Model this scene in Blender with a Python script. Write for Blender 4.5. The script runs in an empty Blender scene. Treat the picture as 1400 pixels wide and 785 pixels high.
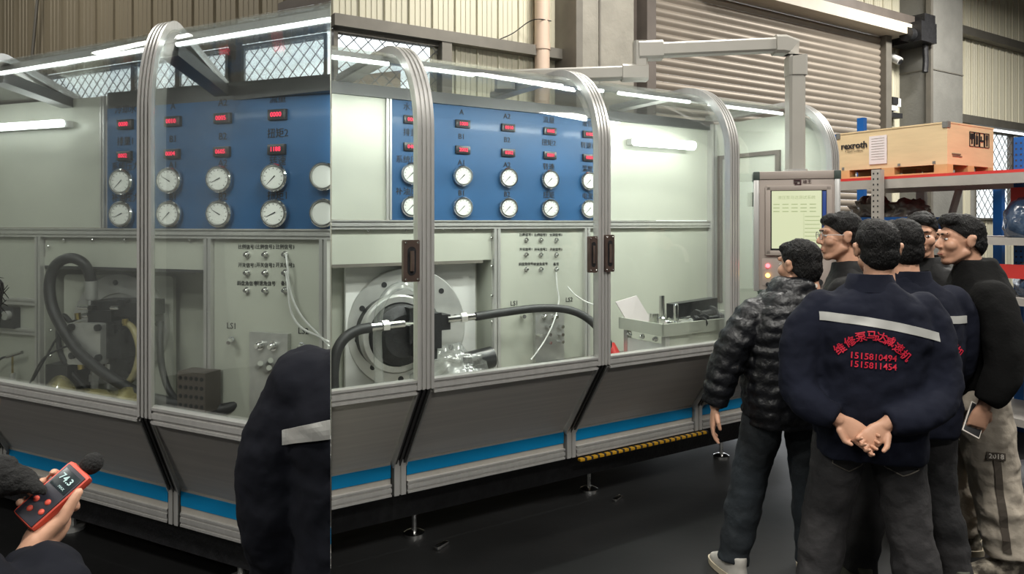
import bpy, bmesh, math, random
import numpy as np
from mathutils import Vector, Matrix, noise
from mathutils.bvhtree import BVHTree
random.seed(7)
sc = bpy.context.scene
COL = sc.collection
PI = math.pi
# ------------------------------------------------------------------ camera
F, CX, HY, EYE = 980.0, 700.0, 305.0, 1.65
cam_d = bpy.data.cameras.new('camera'); cam = bpy.data.objects.new('camera', cam_d); COL.objects.link(cam)
cam.location = (0, 0, EYE); cam.rotation_euler = (PI/2, 0, 0)
cam_d.sensor_width = 36; cam_d.lens = F/1400*36
cam_d.shift_y = -(392.5-HY)/1400; cam_d.clip_start = 0.05
sc.camera = cam
# ------------------------------------------------------------------ sky, exposure
w = bpy.data.worlds.new('sky'); sc.world = w; w.use_nodes = True
w.node_tree.nodes['Background'].inputs[0].default_value = (0.93, 0.97, 1.0, 1)
w.node_tree.nodes['Background'].inputs[1].default_value = 2.6
vs = sc.view_settings
vs.view_transform = 'Standard'; vs.look = 'None'; vs.exposure = 0.0; vs.gamma = 1.0; vs.use_curve_mapping = False
sc.cycles.max_bounces = 7; sc.cycles.transparent_max_bounces = 14; sc.cycles.diffuse_bounces = 3; sc.cycles.glossy_bounces = 3
sc.cycles.sample_clamp_indirect = 4.0; sc.cycles.caustics_reflective = False; sc.cycles.caustics_refractive = False
# ------------------------------------------------------------------ added fill lights for the hall (area lights of the unseen lamp boxes, see fill_lamp below)
FILL_LAMPS = [((1.2, 0.8, 5.2), 200), ((4.8, 3.0, 5.2), 220), ((-2.6, 0.2, 4.8), 150), ((6.6, 8.2, 5.4), 420), ((1.8, -2.8, 5.2), 170), ((-4.5, -2.5, 5.2), 120), ((1.5, 5.6, 5.6), 200), ((-5.0, 5.6, 5.6), 90)]
for (x, y, z), e in FILL_LAMPS:
    ld = bpy.data.lights.new('fill_lamp_light', 'AREA'); ld.shape = 'RECTANGLE'; ld.size = 1.5; ld.size_y = 0.5
    ld.energy = e; ld.color = (1.0, 0.97, 0.9)
    lo = bpy.data.objects.new('fill_lamp_light', ld); COL.objects.link(lo); lo.location = (x, y, z-0.03)

# ------------------------------------------------------------------ helpers
def ray(px, py): return Vector(((px-CX)/F, 1.0, (HY-py)/F))
def at(px, py, Y): r = ray(px, py)*Y; return Vector((r.x, r.y, r.z+EYE))

class Frame:
    """a plan frame: u along the bench, v into its depth, z up"""
    def __init__(s, o, u, v): s.o, s.u, s.v = o, u, v
    def P(s, u, v, z): return Vector((s.o[0]+u*s.u[0]+v*s.v[0], s.o[1]+u*s.u[1]+v*s.v[1], z))
    def pix(s, px, py, v):
        k = (px-CX)/F; a = s.o[0]+v*s.v[0]; b = s.o[1]+v*s.v[1]
        u = (k*b-a)/(s.u[0]-k*s.u[1]); Y = b+u*s.u[1]
        return u, EYE+(HY-py)/F*Y
    def at(s, px, py, v): u, z = s.pix(px, py, v); return s.P(u, v, z)
    @property
    def ang(s): return math.atan2(s.u[1], s.u[0])
def n2(a, b): l = math.hypot(a, b); return (a/l, b/l)
FR = Frame((-.42, 3.35), n2(.846, .533), n2(-.533, .846))
FL = Frame((-1.46, 2.87), n2(.894, -.449), n2(-.1708, .985))
SEAM = Vector((1, .252, 0)).normalized()

class MB:
    def __init__(s): s.v, s.f, s.m = [], [], []
    def add(s, vs, fs, mi=0):
        o = len(s.v); s.v += [tuple(v) for v in vs]; s.f += [tuple(i+o for i in f) for f in fs]; s.m += [mi]*len(fs); return s
    def hexa(s, P, mi=0):  # 8 corner points: bottom ring then top ring
        return s.add(P, [(3,2,1,0), (4,5,6,7), (0,1,5,4), (1,2,6,5), (2,3,7,6), (3,0,4,7)], mi)
    def box(s, c, d, mi=0, rz=0, T=None):
        x, y, z = (q/2 for q in d); ca, sa = math.cos(rz), math.sin(rz); out = []
        for dz in (-z, z):
            for dx, dy in ((-x,-y), (x,-y), (x,y), (-x,y)):
                p = Vector((c[0]+dx*ca-dy*sa, c[1]+dx*sa+dy*ca, c[2]+dz)); out.append(T(p) if T else p)
        return s.hexa(out, mi)
    def fbox(s, fr, u0, u1, v0, v1, z0, z1, mi=0):
        return s.hexa([fr.P(u, v, z) for z in (z0, z1) for u, v in ((u0,v0), (u1,v0), (u1,v1), (u0,v1))], mi)
    def bbox(s, c, d, b=.004, mi=0):   # box with chamfered edges, axis aligned
        bm = bmesh.new(); bmesh.ops.create_cube(bm, size=1)
        for v in bm.verts: v.co = Vector((v.co.x*d[0]+c[0], v.co.y*d[1]+c[1], v.co.z*d[2]+c[2]))
        bmesh.ops.bevel(bm, geom=bm.edges[:], offset=b, segments=2, profile=.6, affect='EDGES')
        bm.verts.index_update(); s.add([v.co for v in bm.verts], [[v.index for v in f.verts] for f in bm.faces], mi); bm.free(); return s
    def tube(s, pts, r, n=10, mi=0, caps=True, T=None):
        pts = [Vector(p) for p in pts]; rs = r if hasattr(r, '__len__') else [r]*len(pts)
        t0 = (pts[1]-pts[0]).normalized(); a = t0.orthogonal().normalized(); rings = []; vs = []
        for i, p in enumerate(pts):
            t = (pts[min(i+1, len(pts)-1)]-pts[max(i-1, 0)]).normalized()
            a = (a-t*a.dot(t)).normalized(); b = t.cross(a)
            for k in range(n):
                q = 2*PI*k/n; vs.append(p+(a*math.cos(q)+b*math.sin(q))*rs[i])
        fs = [(i*n+k, i*n+(k+1)%n, (i+1)*n+(k+1)%n, (i+1)*n+k) for i in range(len(pts)-1) for k in range(n)]
        if caps: fs += [tuple(range(n))[::-1], tuple(range((len(pts)-1)*n, len(pts)*n))]
        if T: vs = [T(v) for v in vs]
        return s.add(vs, fs, mi)
    def lathe(s, prof, n=24, mi=0, axis='y', c=(0,0,0)):
        vs = []
        for r, h in prof:
            for k in range(n):
                q = 2*PI*k/n; x, y = r*math.cos(q), r*math.sin(q)
                vs.append({'y': (c[0]+x, c[1]+h, c[2]+y), 'z': (c[0]+x, c[1]+y, c[2]+h), 'x': (c[0]+h, c[1]+x, c[2]+y)}[axis])
        fs = [(i*n+k, i*n+(k+1)%n, (i+1)*n+(k+1)%n, (i+1)*n+k) for i in range(len(prof)-1) for k in range(n)]
        if prof[0][0] > 1e-6: fs.append(tuple(range(n))[::-1])
        if prof[-1][0] > 1e-6: fs.append(tuple(range((len(prof)-1)*n, len(prof)*n)))
        return s.add(vs, fs, mi)
    def prism(s, poly, h0, h1, f, mi=0):   # poly [(a,b)], f(a,b,h)->point
        n = len(poly)
        vs = [f(a, b, h0) for a, b in poly]+[f(a, b, h1) for a, b in poly]
        return s.add(vs, [tuple(range(n))[::-1], tuple(range(n, 2*n))]+[(i, (i+1)%n, n+(i+1)%n, n+i) for i in range(n)], mi)
    def mesh(s, name, mats, clip=None, fix=True, sharp=35):
        me = bpy.data.meshes.new(name); me.from_pydata(s.v, [], s.f)
        for m in (mats if isinstance(mats, (list, tuple)) else [mats]): me.materials.append(m)
        me.polygons.foreach_set('material_index', s.m)
        if fix or clip:
            bm = bmesh.new(); bm.from_mesh(me)
            if clip:
                n = SEAM if clip == 'R' else -SEAM
                r = bmesh.ops.bisect_plane(bm, geom=bm.verts[:]+bm.edges[:]+bm.faces[:], plane_co=n*.0015, plane_no=-n, clear_outer=True)
                eds = [e for e in r['geom_cut'] if isinstance(e, bmesh.types.BMEdge) and e.is_valid]
                if eds:
                    try: bmesh.ops.holes_fill(bm, edges=eds, sides=0)
                    except Exception: pass
            if fix: bmesh.ops.recalc_face_normals(bm, faces=bm.faces[:])
            bm.to_mesh(me); bm.free()
        if sharp:
            me.polygons.foreach_set('use_smooth', [True]*len(me.polygons)); me.set_sharp_from_angle(angle=math.radians(sharp))
        me.update(); return me

def put(name, me, parent=None, M=None):
    o = bpy.data.objects.new(name, me); COL.objects.link(o)
    if M is not None: o.matrix_basis = M
    if parent is not None:
        o.parent = parent; o.matrix_parent_inverse = parent.matrix_basis.inverted()
    return o
def obj(name, mb, mats, parent=None, M=None, clip=None, fix=True, sharp=35):
    return put(name, mb.mesh(name, mats, clip, fix, sharp), parent, M)
def tag(o, label=None, cat=None, group=None, kind=None):
    for k, v in (('label', label), ('category', cat), ('group', group), ('kind', kind)):
        if v: o[k] = v
    return o
def empty(name, loc, rz=0):
    o = bpy.data.objects.new(name, None); COL.objects.link(o); o.location = loc; o.rotation_euler = (0, 0, rz)
    o.matrix_basis = Matrix.Translation(Vector(loc)) @ Matrix.Rotation(rz, 4, 'Z'); o.empty_display_size = .1
    return o
def MF(fr, u, v, z, extra=None):  # local x along the bench, local y into it
    m = Matrix.Translation(fr.P(u, v, z)) @ Matrix.Rotation(fr.ang, 4, 'Z')
    return m @ extra if extra is not None else m

# ------------------------------------------------------------------ materials
MATS = {}
def nodes(name):
    m = bpy.data.materials.new(name); m.use_nodes = True; nt = m.node_tree; nt.nodes.clear()
    o = nt.nodes.new('ShaderNodeOutputMaterial'); b = nt.nodes.new('ShaderNodeBsdfPrincipled'); nt.links.new(b.outputs[0], o.inputs[0])
    MATS[name] = m; return m, nt, b, o
def mat(name, col, rough=.5, metal=0., var=.08, scale=6., bump=0., bscale=60., stretch=(1,1,1), spec=.5, emit=None, estr=0., coat=0., sheen=0.):
    m, nt, b, o = nodes(name); L = nt.links.new
    c = nt.nodes.new('ShaderNodeTexCoord'); mp = nt.nodes.new('ShaderNodeMapping'); mp.inputs['Scale'].default_value = stretch
    L(c.outputs['Object'], mp.inputs[0])
    n = nt.nodes.new('ShaderNodeTexNoise'); n.inputs['Scale'].default_value = scale; n.inputs['Detail'].default_value = 5; L(mp.outputs[0], n.inputs['Vector'])
    r = nt.nodes.new('ShaderNodeValToRGB'); r.color_ramp.elements[0].position = .3; r.color_ramp.elements[1].position = .7
    r.color_ramp.elements[0].color = tuple(max(0, q*(1-var)) for q in col[:3])+(1,); r.color_ramp.elements[1].color = tuple(min(1, q*(1+var)) for q in col[:3])+(1,)
    L(n.outputs[0], r.inputs[0]); L(r.outputs[0], b.inputs['Base Color'])
    b.inputs['Roughness'].default_value = rough; b.inputs['Metallic'].default_value = metal; b.inputs['Specular IOR Level'].default_value = spec
    if coat: b.inputs['Coat Weight'].default_value = coat; b.inputs['Coat Roughness'].default_value = .1
    if sheen: b.inputs['Sheen Weight'].default_value = sheen
    if bump:
        n2_ = nt.nodes.new('ShaderNodeTexNoise'); n2_.inputs['Scale'].default_value = bscale; n2_.inputs['Detail'].default_value = 4; L(mp.outputs[0], n2_.inputs['Vector'])
        bp = nt.nodes.new('ShaderNodeBump'); bp.inputs['Strength'].default_value = bump; bp.inputs['Distance'].default_value = .02
        L(n2_.outputs[0], bp.inputs['Height']); L(bp.outputs[0], b.inputs['Normal'])
    if emit: b.inputs['Emission Color'].default_value = tuple(emit)+(1,); b.inputs['Emission Strength'].default_value = estr
    return m
def glass(name, tint, gloss=.05, rough=.03, haze=.04, hazecol=(.8,.85,.85), fres=.35):
    """clear sheet: transparent + fresnel reflection + faint scratched haze"""
    m, nt, b, o = nodes(name); L = nt.links.new; nt.nodes.remove(b)
    t = nt.nodes.new('ShaderNodeBsdfTransparent'); t.inputs[0].default_value = tuple(tint)+(1,)
    g = nt.nodes.new('ShaderNodeBsdfGlossy'); g.inputs['Roughness'].default_value = rough; g.inputs[0].default_value = (1,1,1,1)
    d = nt.nodes.new('ShaderNodeBsdfDiffuse'); d.inputs[0].default_value = tuple(hazecol)+(1,)
    lw = nt.nodes.new('ShaderNodeLayerWeight'); lw.inputs[0].default_value = .25
    mm = nt.nodes.new('ShaderNodeMath'); mm.operation = 'MULTIPLY_ADD'; mm.inputs[1].default_value = fres; mm.inputs[2].default_value = gloss; L(lw.outputs['Fresnel'], mm.inputs[0])
    c = nt.nodes.new('ShaderNodeTexCoord'); n = nt.nodes.new('ShaderNodeTexNoise'); n.inputs['Scale'].default_value = 3; n.inputs['Detail'].default_value = 8
    L(c.outputs['Object'], n.inputs['Vector'])
    hr = nt.nodes.new('ShaderNodeMapRange'); hr.inputs[1].default_value = .4; hr.inputs[2].default_value = .75; hr.inputs[3].default_value = haze*.3; hr.inputs[4].default_value = haze*1.8
    L(n.outputs[0], hr.inputs[0])
    m1 = nt.nodes.new('ShaderNodeMixShader'); L(hr.outputs[0], m1.inputs[0]); L(t.outputs[0], m1.inputs[1]); L(d.outputs[0], m1.inputs[2])
    m2 = nt.nodes.new('ShaderNodeMixShader'); L(mm.outputs[0], m2.inputs[0]); L(m1.outputs[0], m2.inputs[1]); L(g.outputs[0], m2.inputs[2])
    L(m2.outputs[0], o.inputs[0]); return m
def srgb(r, g, b): return tuple(((q/255+.055)/1.055)**2.4 if q > 10 else q/255/12.92 for q in (r, g, b))

mat('alu', (.62,.61,.59), .34, .6, .06, 40, stretch=(1,1,.1))
mat('alu_dark', (.10,.10,.10), .4, .7)
mat('slot', (.03,.03,.032), .7)
mat('steel_brushed', (.74,.70,.65), .45, .1, .06, 30, stretch=(.05,.05,2))
mat('steel_plate', (.55,.55,.53), .35, .6, .08, 20)
mat('machined', (.66,.66,.64), .32, .6, .1, 9)
mat('panel_pale', srgb(194,196,184), .4, .2, .03, 4)
mat('panel_blue', srgb(35,82,126), .45, .05, .06, 5, coat=.08)
mat('stripe_blue', srgb(0,126,180), .45, 0, .03)
mat('stripe_grey', srgb(176,172,164), .45, .2, .04)
mat('black_rubber', (.015,.015,.016), .45, 0, .2, 30, bump=.15, bscale=200)
mat('black_iron', (.022,.022,.024), .42, .3, .3, 20, bump=.2, bscale=60)
mat('brass', (.55,.42,.12), .3, 1.)
mat('chrome', (.75,.75,.74), .16, 1., .04)
mat('dial_white', (.75,.76,.72), .5, 0, .02)
mat('ink', (.012,.012,.014), .6)
mat('display_black', (.02,.02,.022), .3)
mat('led_red', (.8,.02,.05), .5, emit=(1,.03,.10), estr=1.3)
mat('glow_white', (.9,.9,.9), .5, emit=(.95,1,.97), estr=9)
mat('glow_soft', (.9,.9,.9), .5, emit=(.95,1,.98), estr=5)
mat('bronze', (.14,.10,.085), .42, .7, .2, 12)
mat('white_plastic', (.72,.72,.70), .4, 0, .03)
mat('cable_white', (.7,.7,.68), .5)
mat('oil_film', (.30,.26,.12), .2, 0, .3, 12, coat=.6)
glass('canopy_clear', (.95,.97,.96), .012, .02, .008)
glass('pane_glass', (.95,.97,.97), .05, .02, .05)
M = MATS

def text_mesh(s, size, m, depth=.0008, bold=0.):
    c = bpy.data.curves.new('lettering', 'FONT'); c.body = s; c.size = size; c.align_x = 'CENTER'; c.align_y = 'CENTER'; c.extrude = depth; c.offset = bold; c.resolution_u = 2
    o = bpy.data.objects.new('lettering', c); COL.objects.link(o)
    dg = bpy.context.evaluated_depsgraph_get(); me = bpy.data.meshes.new_from_object(o.evaluated_get(dg))
    bpy.data.objects.remove(o); bpy.data.curves.remove(c)
    me.transform(Matrix.Rotation(PI/2, 4, 'X')); me.materials.clear(); me.materials.append(m); return me
TXT = {}
def text(name, s, size, m, parent, Mx, bold=0.):
    k = (s, size, m.name, bold)
    if k not in TXT: TXT[k] = text_mesh(s, size, m, bold=bold)
    return put(name, TXT[k], parent, Mx)
def bez(pts, n=8):   # catmull-rom through points
    P = [Vector(p) for p in pts]; P = [P[0]*2-P[1]]+P+[P[-1]*2-P[-2]]; out = []
    for i in range(1, len(P)-2):
        for k in range(n):
            t = k/n; a, b, c, d = P[i-1:i+3]
            out.append(.5*((2*b)+(c-a)*t+(2*a-5*b+4*c-d)*t*t+(3*b-a-3*c+d)*t**3))
    out.append(P[-2]); return out
# ================================================================== the hall
mat('floor_dark', (.007,.0072,.0075), .5, 0, .35, 1.5, bump=.05, bscale=12)
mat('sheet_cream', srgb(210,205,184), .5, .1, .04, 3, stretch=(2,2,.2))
mat('sheet_taupe_dim', srgb(138,128,108), .5, .15, .06, 3, stretch=(2,2,.2))  # dimmer light of the left half is put into this sheet colour
mat('steel_grey', srgb(120,116,108), .5, .4, .1, 5)
mat('steel_greybrown', srgb(98,90,84), .55, .3, .12, 5)
mat('concrete', srgb(142,138,128), .8, 0, .12, 5, bump=.2, bscale=30)
mat('concrete_dark', srgb(116,115,110), .8, 0, .1, 4, bump=.2, bscale=30)
mat('shutter_grey', srgb(150,140,128), .5, .3, .06, 3)
mat('shade_beige', srgb(205,195,178), .55, 0, .05)
mat('pvc_pipe', srgb(214,190,170), .4, 0, .03)
mat('wire', (.3,.3,.3), .5, .6)
mat('ceiling_grey', (.25,.25,.24), .8)
mat('rear_grey', (.16,.16,.155), .8)
VW = 2.9; VLW = 3.53

fl = MB().box((1.5, 4, -.05), (26, 28, .1)); tag(obj('floor', fl, M['floor_dark']), 'dark grey painted hall floor', 'floor', kind='structure')
_c = [FL.P(-5.2, 3.53, 0), FL.P(.6, 3.53, 0), FR.P(13.9, 2.9, 0)]; _c = [(_c[0].x, -6.2), (_c[2].x, -6.2), (_c[2].x, _c[2].y), (_c[1].x, _c[1].y), (_c[0].x, _c[0].y)]
ce = MB().prism(_c, 6.9, 7.0, lambda a, b, h: (a, b, h)); tag(obj('ceiling', ce, M['ceiling_grey']), 'grey hall roof high above', 'ceiling', kind='structure')

def sheet(p, z0, z1, big=.022, small=.007):
    pr = [(0,0), (.08,0), (.10,-big), (.16,-big), (.18,0)]
    for c in (.40, .62, .84): pr += [(c-.05,0), (c-.03,-small), (c+.03,-small), (c+.05,0)]
    pr.append((1,0)); vs = []; fs = []
    pts = [(a*p, b) for a, b in pr]; n = len(pts)
    full = pts+[(a, b+.004) for a, b in reversed(pts)]; k = len(full)
    vs = [(a, b, z0) for a, b in full]+[(a, b, z1) for a, b in full]
    fs = [(i, (i+1) % k, k+(i+1) % k, k+i) for i in range(k)]
    mb = MB(); mb.add(vs, fs); return mb
def sheet_wall(name, fr, v, u0, u1, pitch, bands, m, label):
    """bands: function(u centre) -> list of (z0,z1)"""
    root = empty(name, fr.P(u0, v, 0), fr.ang); tag(root, label, 'wall', kind='structure'); cache = {}
    u = u0
    while u < u1-1e-3:
        for z0, z1 in bands(u+pitch/2):
            k = (z0, z1)
            if k not in cache: cache[k] = sheet(pitch, z0, z1).mesh('wall_panel', m)
            put('wall_panel', cache[k], root, MF(fr, u, v, 0))
        u += pitch
    return root
ZT = 6.9
def bands_right(u):
    if u < 1.54: return [(0, 2.62), (3.36, ZT)]
    if 4.0 < u < 8.45: return [(4.5, ZT)]
    if u > 11.3: return [(0, 1.7), (3.34, ZT)]
    return [(0, 3.36), (3.36, ZT)]
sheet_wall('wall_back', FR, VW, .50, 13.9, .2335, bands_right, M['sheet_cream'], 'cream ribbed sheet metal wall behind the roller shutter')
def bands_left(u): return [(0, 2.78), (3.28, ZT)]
sheet_wall('wall_left', FL, VLW, -5.2, .60, .29, bands_left, M['sheet_taupe_dim'], 'ribbed sheet metal wall in dimmed taupe with a strip of wired windows')
# plain walls outside the view
cl = FL.P(-5.2, VLW, 0); cr = FR.P(13.9, VW, 0)
def wallslab(name, a, b, z0=0, z1=7, t=.2):
    d = (Vector(b)-Vector(a)); n = Vector((-d.y, d.x, 0)).normalized()*t
    A, B = Vector(a), Vector(b)
    return MB().hexa([p+Vector((0,0,z)) for z in (z0, z1) for p in (A, B, B+n, A+n)])
tag(obj('wall_side', wallslab('w', (cl.x, -6, 0), (cl.x, cl.y, 0)), M['rear_grey']), 'plain grey side wall', 'wall', kind='structure')
tag(obj('wall_right', wallslab('w', (cr.x, cr.y, 0), (cr.x, -6, 0)), M['rear_grey']), 'plain grey wall on the far side of the racks', 'wall', kind='structure')
rw = MB(); rw.box(((cl.x+cr.x)/2, -6.1, 1.45), (cr.x-cl.x, .2, 2.9)); rw.box(((cl.x+cr.x)/2, -6.1, 5.1), (cr.x-cl.x, .2, 3.8))
x = cl.x
while x < cr.x: rw.box((x, -6.1, 3.05), (.08, .2, .4)); x += .95
tag(obj('wall_rear', rw, M['rear_grey']), 'grey rear wall with a row of window openings', 'wall', kind='structure')

# windows with wire mesh
def window(name, fr, v, u0, u1, z0, z1, label, mull=(), gap=.13, wr_=.005):
    root = empty(name, fr.P(u0, v, z0), fr.ang); tag(root, label, 'window', kind='structure')
    f = MB(); t = .035
    for a, b, c, d in ((u0, u1, z0, z0+t), (u0, u1, z1-t, z1), (u0, u0+t, z0, z1), (u1-t, u1, z0, z1)): f.fbox(fr, a, b, v-.05, v+.03, c, d)
    obj('window_frame', f, M['steel_grey'], root)
    for q in mull: obj('mullion', MB().fbox(fr, q-.03, q+.03, v-.05, v+.03, z0, z1), M['steel_greybrown'], root)
    edges = [u0]+list(mull)+[u1]
    for a, b in zip(edges[:-1], edges[1:]): obj('pane', MB().fbox(fr, a+.02, b-.02, v, v+.006, z0+.02, z1-.02), M['pane_glass'], root)
    wm = MB(); h = z1-z0; q = u0-h
    while q < u1:
        for s in (0, 1):
            a, b = q, q+h; za, zb = (z0, z1) if s == 0 else (z1, z0)
            ca, cb = max(a, u0), min(b, u1)
            if cb-ca > .02:
                f_ = lambda uu: za+(zb-za)*(uu-a)/(b-a)
                wm.tube([fr.P(ca, v-.03, f_(ca)), fr.P(cb, v-.03, f_(cb))], wr_, 4, caps=False)
        q += gap
    o = obj('wire_mesh', wm, M['wire'], root, fix=False); o['kind'] = 'stuff'
    return root
window('window_1', FR, VW, .52, 1.54, 2.62, 3.30, 'wired window under the steel girt of the cream wall')
window('window_2', FR, VW, 11.3, 13.9, 1.7, 3.2, 'tall wired window behind the crate on the rack', mull=(12.6,), gap=.2, wr_=.007)
window('window_3', FL, VLW, -3.4, -.62, 2.80, 3.26, 'wired strip window seen through the nearer canopy', mull=(-1.95, -1.3))
window('window_4', FL, VLW, -.45, .55, 2.80, 3.26, 'short wired strip window beside the wall corner')
tr = MB().fbox(FL, -5.2, -3.4, VLW-.02, VLW+.01, 2.75, 3.3); tr.fbox(FL, -.62, -.45, VLW-.02, VLW+.01, 2.75, 3.3)
tag(obj('trim_1', tr, M['steel_greybrown']), 'brown steel infill between the strip windows', 'trim', kind='structure')
# what the windows look out on
mat('outside_wall', srgb(150,128,104), .9, 0, .35, 2.5); mat('outside_ground', (.3,.29,.27), .9)
tag(obj('yard_wall', MB().fbox(FL, -16, 1.5, VLW+9.0, VLW+9.2, 0, 4.75), M['outside_wall']), 'brown brick yard wall seen faintly through the strip windows', 'wall', kind='structure')

tag(obj('tie_rod', MB().tube([FL.at(54, -30, VLW-.12), FL.at(42, 100, VLW-.10)], .016, 8), M['steel_grey']), 'thin grey tie rod slanting down the dimmed taupe wall', 'rod', kind='structure')
rb_ = [FL.at(380, 30, VLW-.5), FL.at(452, 2, VLW-.5)]; dz_ = Vector((0, 0, .15)); dv_ = Vector((FL.v[0], FL.v[1], 0))*.1
tag(obj('roof_brace', MB().hexa([rb_[0], rb_[1], rb_[1]+dv_, rb_[0]+dv_, rb_[0]+dz_, rb_[1]+dz_, rb_[1]+dv_+dz_, rb_[0]+dv_+dz_]), M['steel_greybrown'], clip='L'), 'grey steel roof brace above the shaded bench', 'beam', kind='structure')
# girts, pipe, pillars
def struct(name, mb, m, label, cat='trim'): return tag(obj(name, mb, m), label, cat, kind='structure')
g = MB().fbox(FR, .50, 2.95, VW-.13, VW-.02, 3.30, 3.40); g.fbox(FR, 1.50, 1.60, VW-.12, VW-.02, 0, 3.3)
struct('trim_2', g, M['steel_grey'], 'grey steel girt above the wired window')
g = MB()
for z in (3.25, 4.66): g.fbox(FR, 9.7, 13.9, VW-.16, VW-.02, z, z+.13)
struct('trim_3', g, M['steel_grey'], 'pair of dark steel girts on the wall behind the rack')
pp = MB().tube([FR.P(2.60, VW-.12, z) for z in (0, 3.38)], .075, 18); pp.tube([FR.P(2.60, VW-.12, z) for z in (3.36, 3.42)], .083, 18); pp.tube([FR.P(2.60, VW-.12, z) for z in (3.42, ZT)], .075, 18)
tag(obj('drain_pipe', pp, M['pvc_pipe']), 'pinkish white drain pipe running down the cream wall', 'pipe')
cable = MB().tube(bez([FR.P(2.15, VW-.03, 3.42), FR.P(2.3, VW-.06, 3.5), FR.P(2.45, VW-.1, 3.62), FR.P(2.52, VW-.18, 3.64), FR.P(2.66, VW-.19, 3.64)]), .005, 6)
tag(obj('wall_cable', cable, M['ink']), 'thin grey cable strung from the girt to the drain pipe', 'cable')
p1 = MB().fbox(FR, 2.92, 3.62, VW-.32, VW+.02, 0, ZT); struct('pillar_1', p1, M['concrete'], 'pale concrete pillar between drain pipe and roller shutter', 'pillar')
e1 = MB().fbox(FR, 2.84, 2.92, VW-.36, VW, 0, ZT); e1.fbox(FR, 3.15, 3.17, VW-.335, VW-.3, 0, ZT); struct('trim_4', e1, M['steel_grey'], 'grey edge strip along the pale pillar')
p2 = MB().fbox(FR, 9.15, 10.05, VW-.45, VW+.02, 0, ZT); struct('pillar_2', p2, M['concrete_dark'], 'dark grey concrete pillar beside the roller shutter', 'pillar')
e2 = MB().fbox(FR, 9.12, 9.18, VW-.47, VW-.4, 0, ZT); e2.fbox(FR, 9.14, 10.06, VW-.46, VW, 3.86, 3.875); struct('trim_5', e2, M['steel_grey'], 'edge strip and joint line on the dark pillar')

# roller shutter
d1 = empty('door_1', FR.P(4.0, VW-.1, 0), FR.ang); tag(d1, 'grey roller shutter door with its slats closed', 'shutter', kind='structure')
SH = .0895; sp = [(0,0), (.012,.006), (.03,.018), (.05,.022), (.07,.018), (.082,.006), (SH-.002,0)]
sl = MB(); pts = [(-d, z) for z, d in sp]+[(.006-d, z) for z, d in reversed(sp)]
sl.prism([(b, a) for a, b in pts], 0, 4.42, lambda a, b, h: (h, b, a))
slm = sl.mesh('slat', M['shutter_grey'])
for i in range(20, 48): put('slat', slm, d1, MF(FR, 4.02, VW-.12, i*SH))
obj('guide', MB().fbox(FR, 3.90, 4.03, VW-.22, VW, 0, 4.6), M['steel_greybrown'], d1)
obj('guide', MB().fbox(FR, 3.72, 3.86, VW-.10, VW, 0, 5.6), M['steel_greybrown'], d1)
obj('guide', MB().fbox(FR, 8.42, 8.56, VW-.22, VW, 0, 4.3), M['steel_grey'], d1)
obj('roll_cover', MB().fbox(FR, 4.7, 8.75, VW-.42, VW-.02, 4.30, 4.45), M['shade_beige'], d1)
obj('roll_cover', MB().fbox(FR, 4.7, 9.1, VW-.36, VW-.02, 4.45, 4.60), M['steel_greybrown'], d1)
mt = MB().fbox(FR, 8.72, 9.12, VW-.55, VW-.1, 4.2, 4.48); mt.tube([FR.P(8.6, VW-.4, 4.3), FR.P(9.2, VW-.4, 4.3)], .1, 12); mt.tube([FR.P(9.0, VW-.45, 4.2), FR.P(9.02, VW-.45, 3.95), FR.P(9.0, VW-.45, 3.8)], .04, 8)
mt.fbox(FR, 8.9, 9.18, VW-.5, VW-.3, 4.45, 4.62)
obj('drive_motor', mt, M['black_iron'], d1)
# wall camera and socket strip on the narrow sheet between shutter and pillar
q = empty('security_camera', FR.P(8.72, VW-.1, 4.0)); tag(q, 'small white security camera with a dangling black cord', 'camera')
b = MB(); b.tube([FR.P(8.72, VW-.03, 4.08), FR.P(8.72, VW-.16, 4.06)], .02, 8); b.tube([FR.P(8.72, VW-.12, 4.05), FR.P(8.72, VW-.25, 3.96)], .055, 14); obj('housing', b, M['white_plastic'], q)
obj('lens', MB().tube([FR.P(8.72, VW-.24, 3.967), FR.P(8.72, VW-.262, 3.949)], .035, 12), M['ink'], q)
obj('cord', MB().tube(bez([FR.P(8.72, VW-.1, 4.0), FR.P(8.70, VW-.08, 3.7), FR.P(8.68, VW-.08, 3.45), FR.P(8.74, VW-.09, 3.36)]), .014, 6), M['ink'], q)
q = empty('power_adapter', FR.P(8.75, VW-.1, 3.3)); tag(q, 'white power adapter on a dark bracket beside the shutter', 'adapter')
obj('bracket', MB().fbox(FR, 8.5, 8.98, VW-.14, VW-.02, 3.18, 3.25), M['ink'], q)
b = MB().fbox(FR, 8.60, 8.82, VW-.16, VW-.03, 3.27, 3.36); b.fbox(FR, 8.78, 8.92, VW-.15, VW-.03, 3.34, 3.46); obj('casing', b, M['white_plastic'], q)
obj('plug', MB().fbox(FR, 8.66, 8.80, VW-.18, VW-.05, 3.36, 3.46), M['ink'], q)

# added lamp boxes out of view (their fill light is set at the top)
mat('fill_tube', (.9,.9,.9), .5, emit=(1,.98,.93), estr=6)
for i, ((x, y, z), e) in enumerate(FILL_LAMPS):
    q = empty('fill_lamp', (x, y, z)); tag(q, 'unseen lamp box added under the roof to light the hall', 'lamp', 'added fill lamps under the roof')
    obj('lamp_box', MB().box((x, y, z+.05), (1.6, .6, .08)), M['white_plastic'], q)
    obj('hanger', MB().tube([(x, y, z+.09), (x, y, 7)], .012, 6), M['wire'], q)
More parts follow.
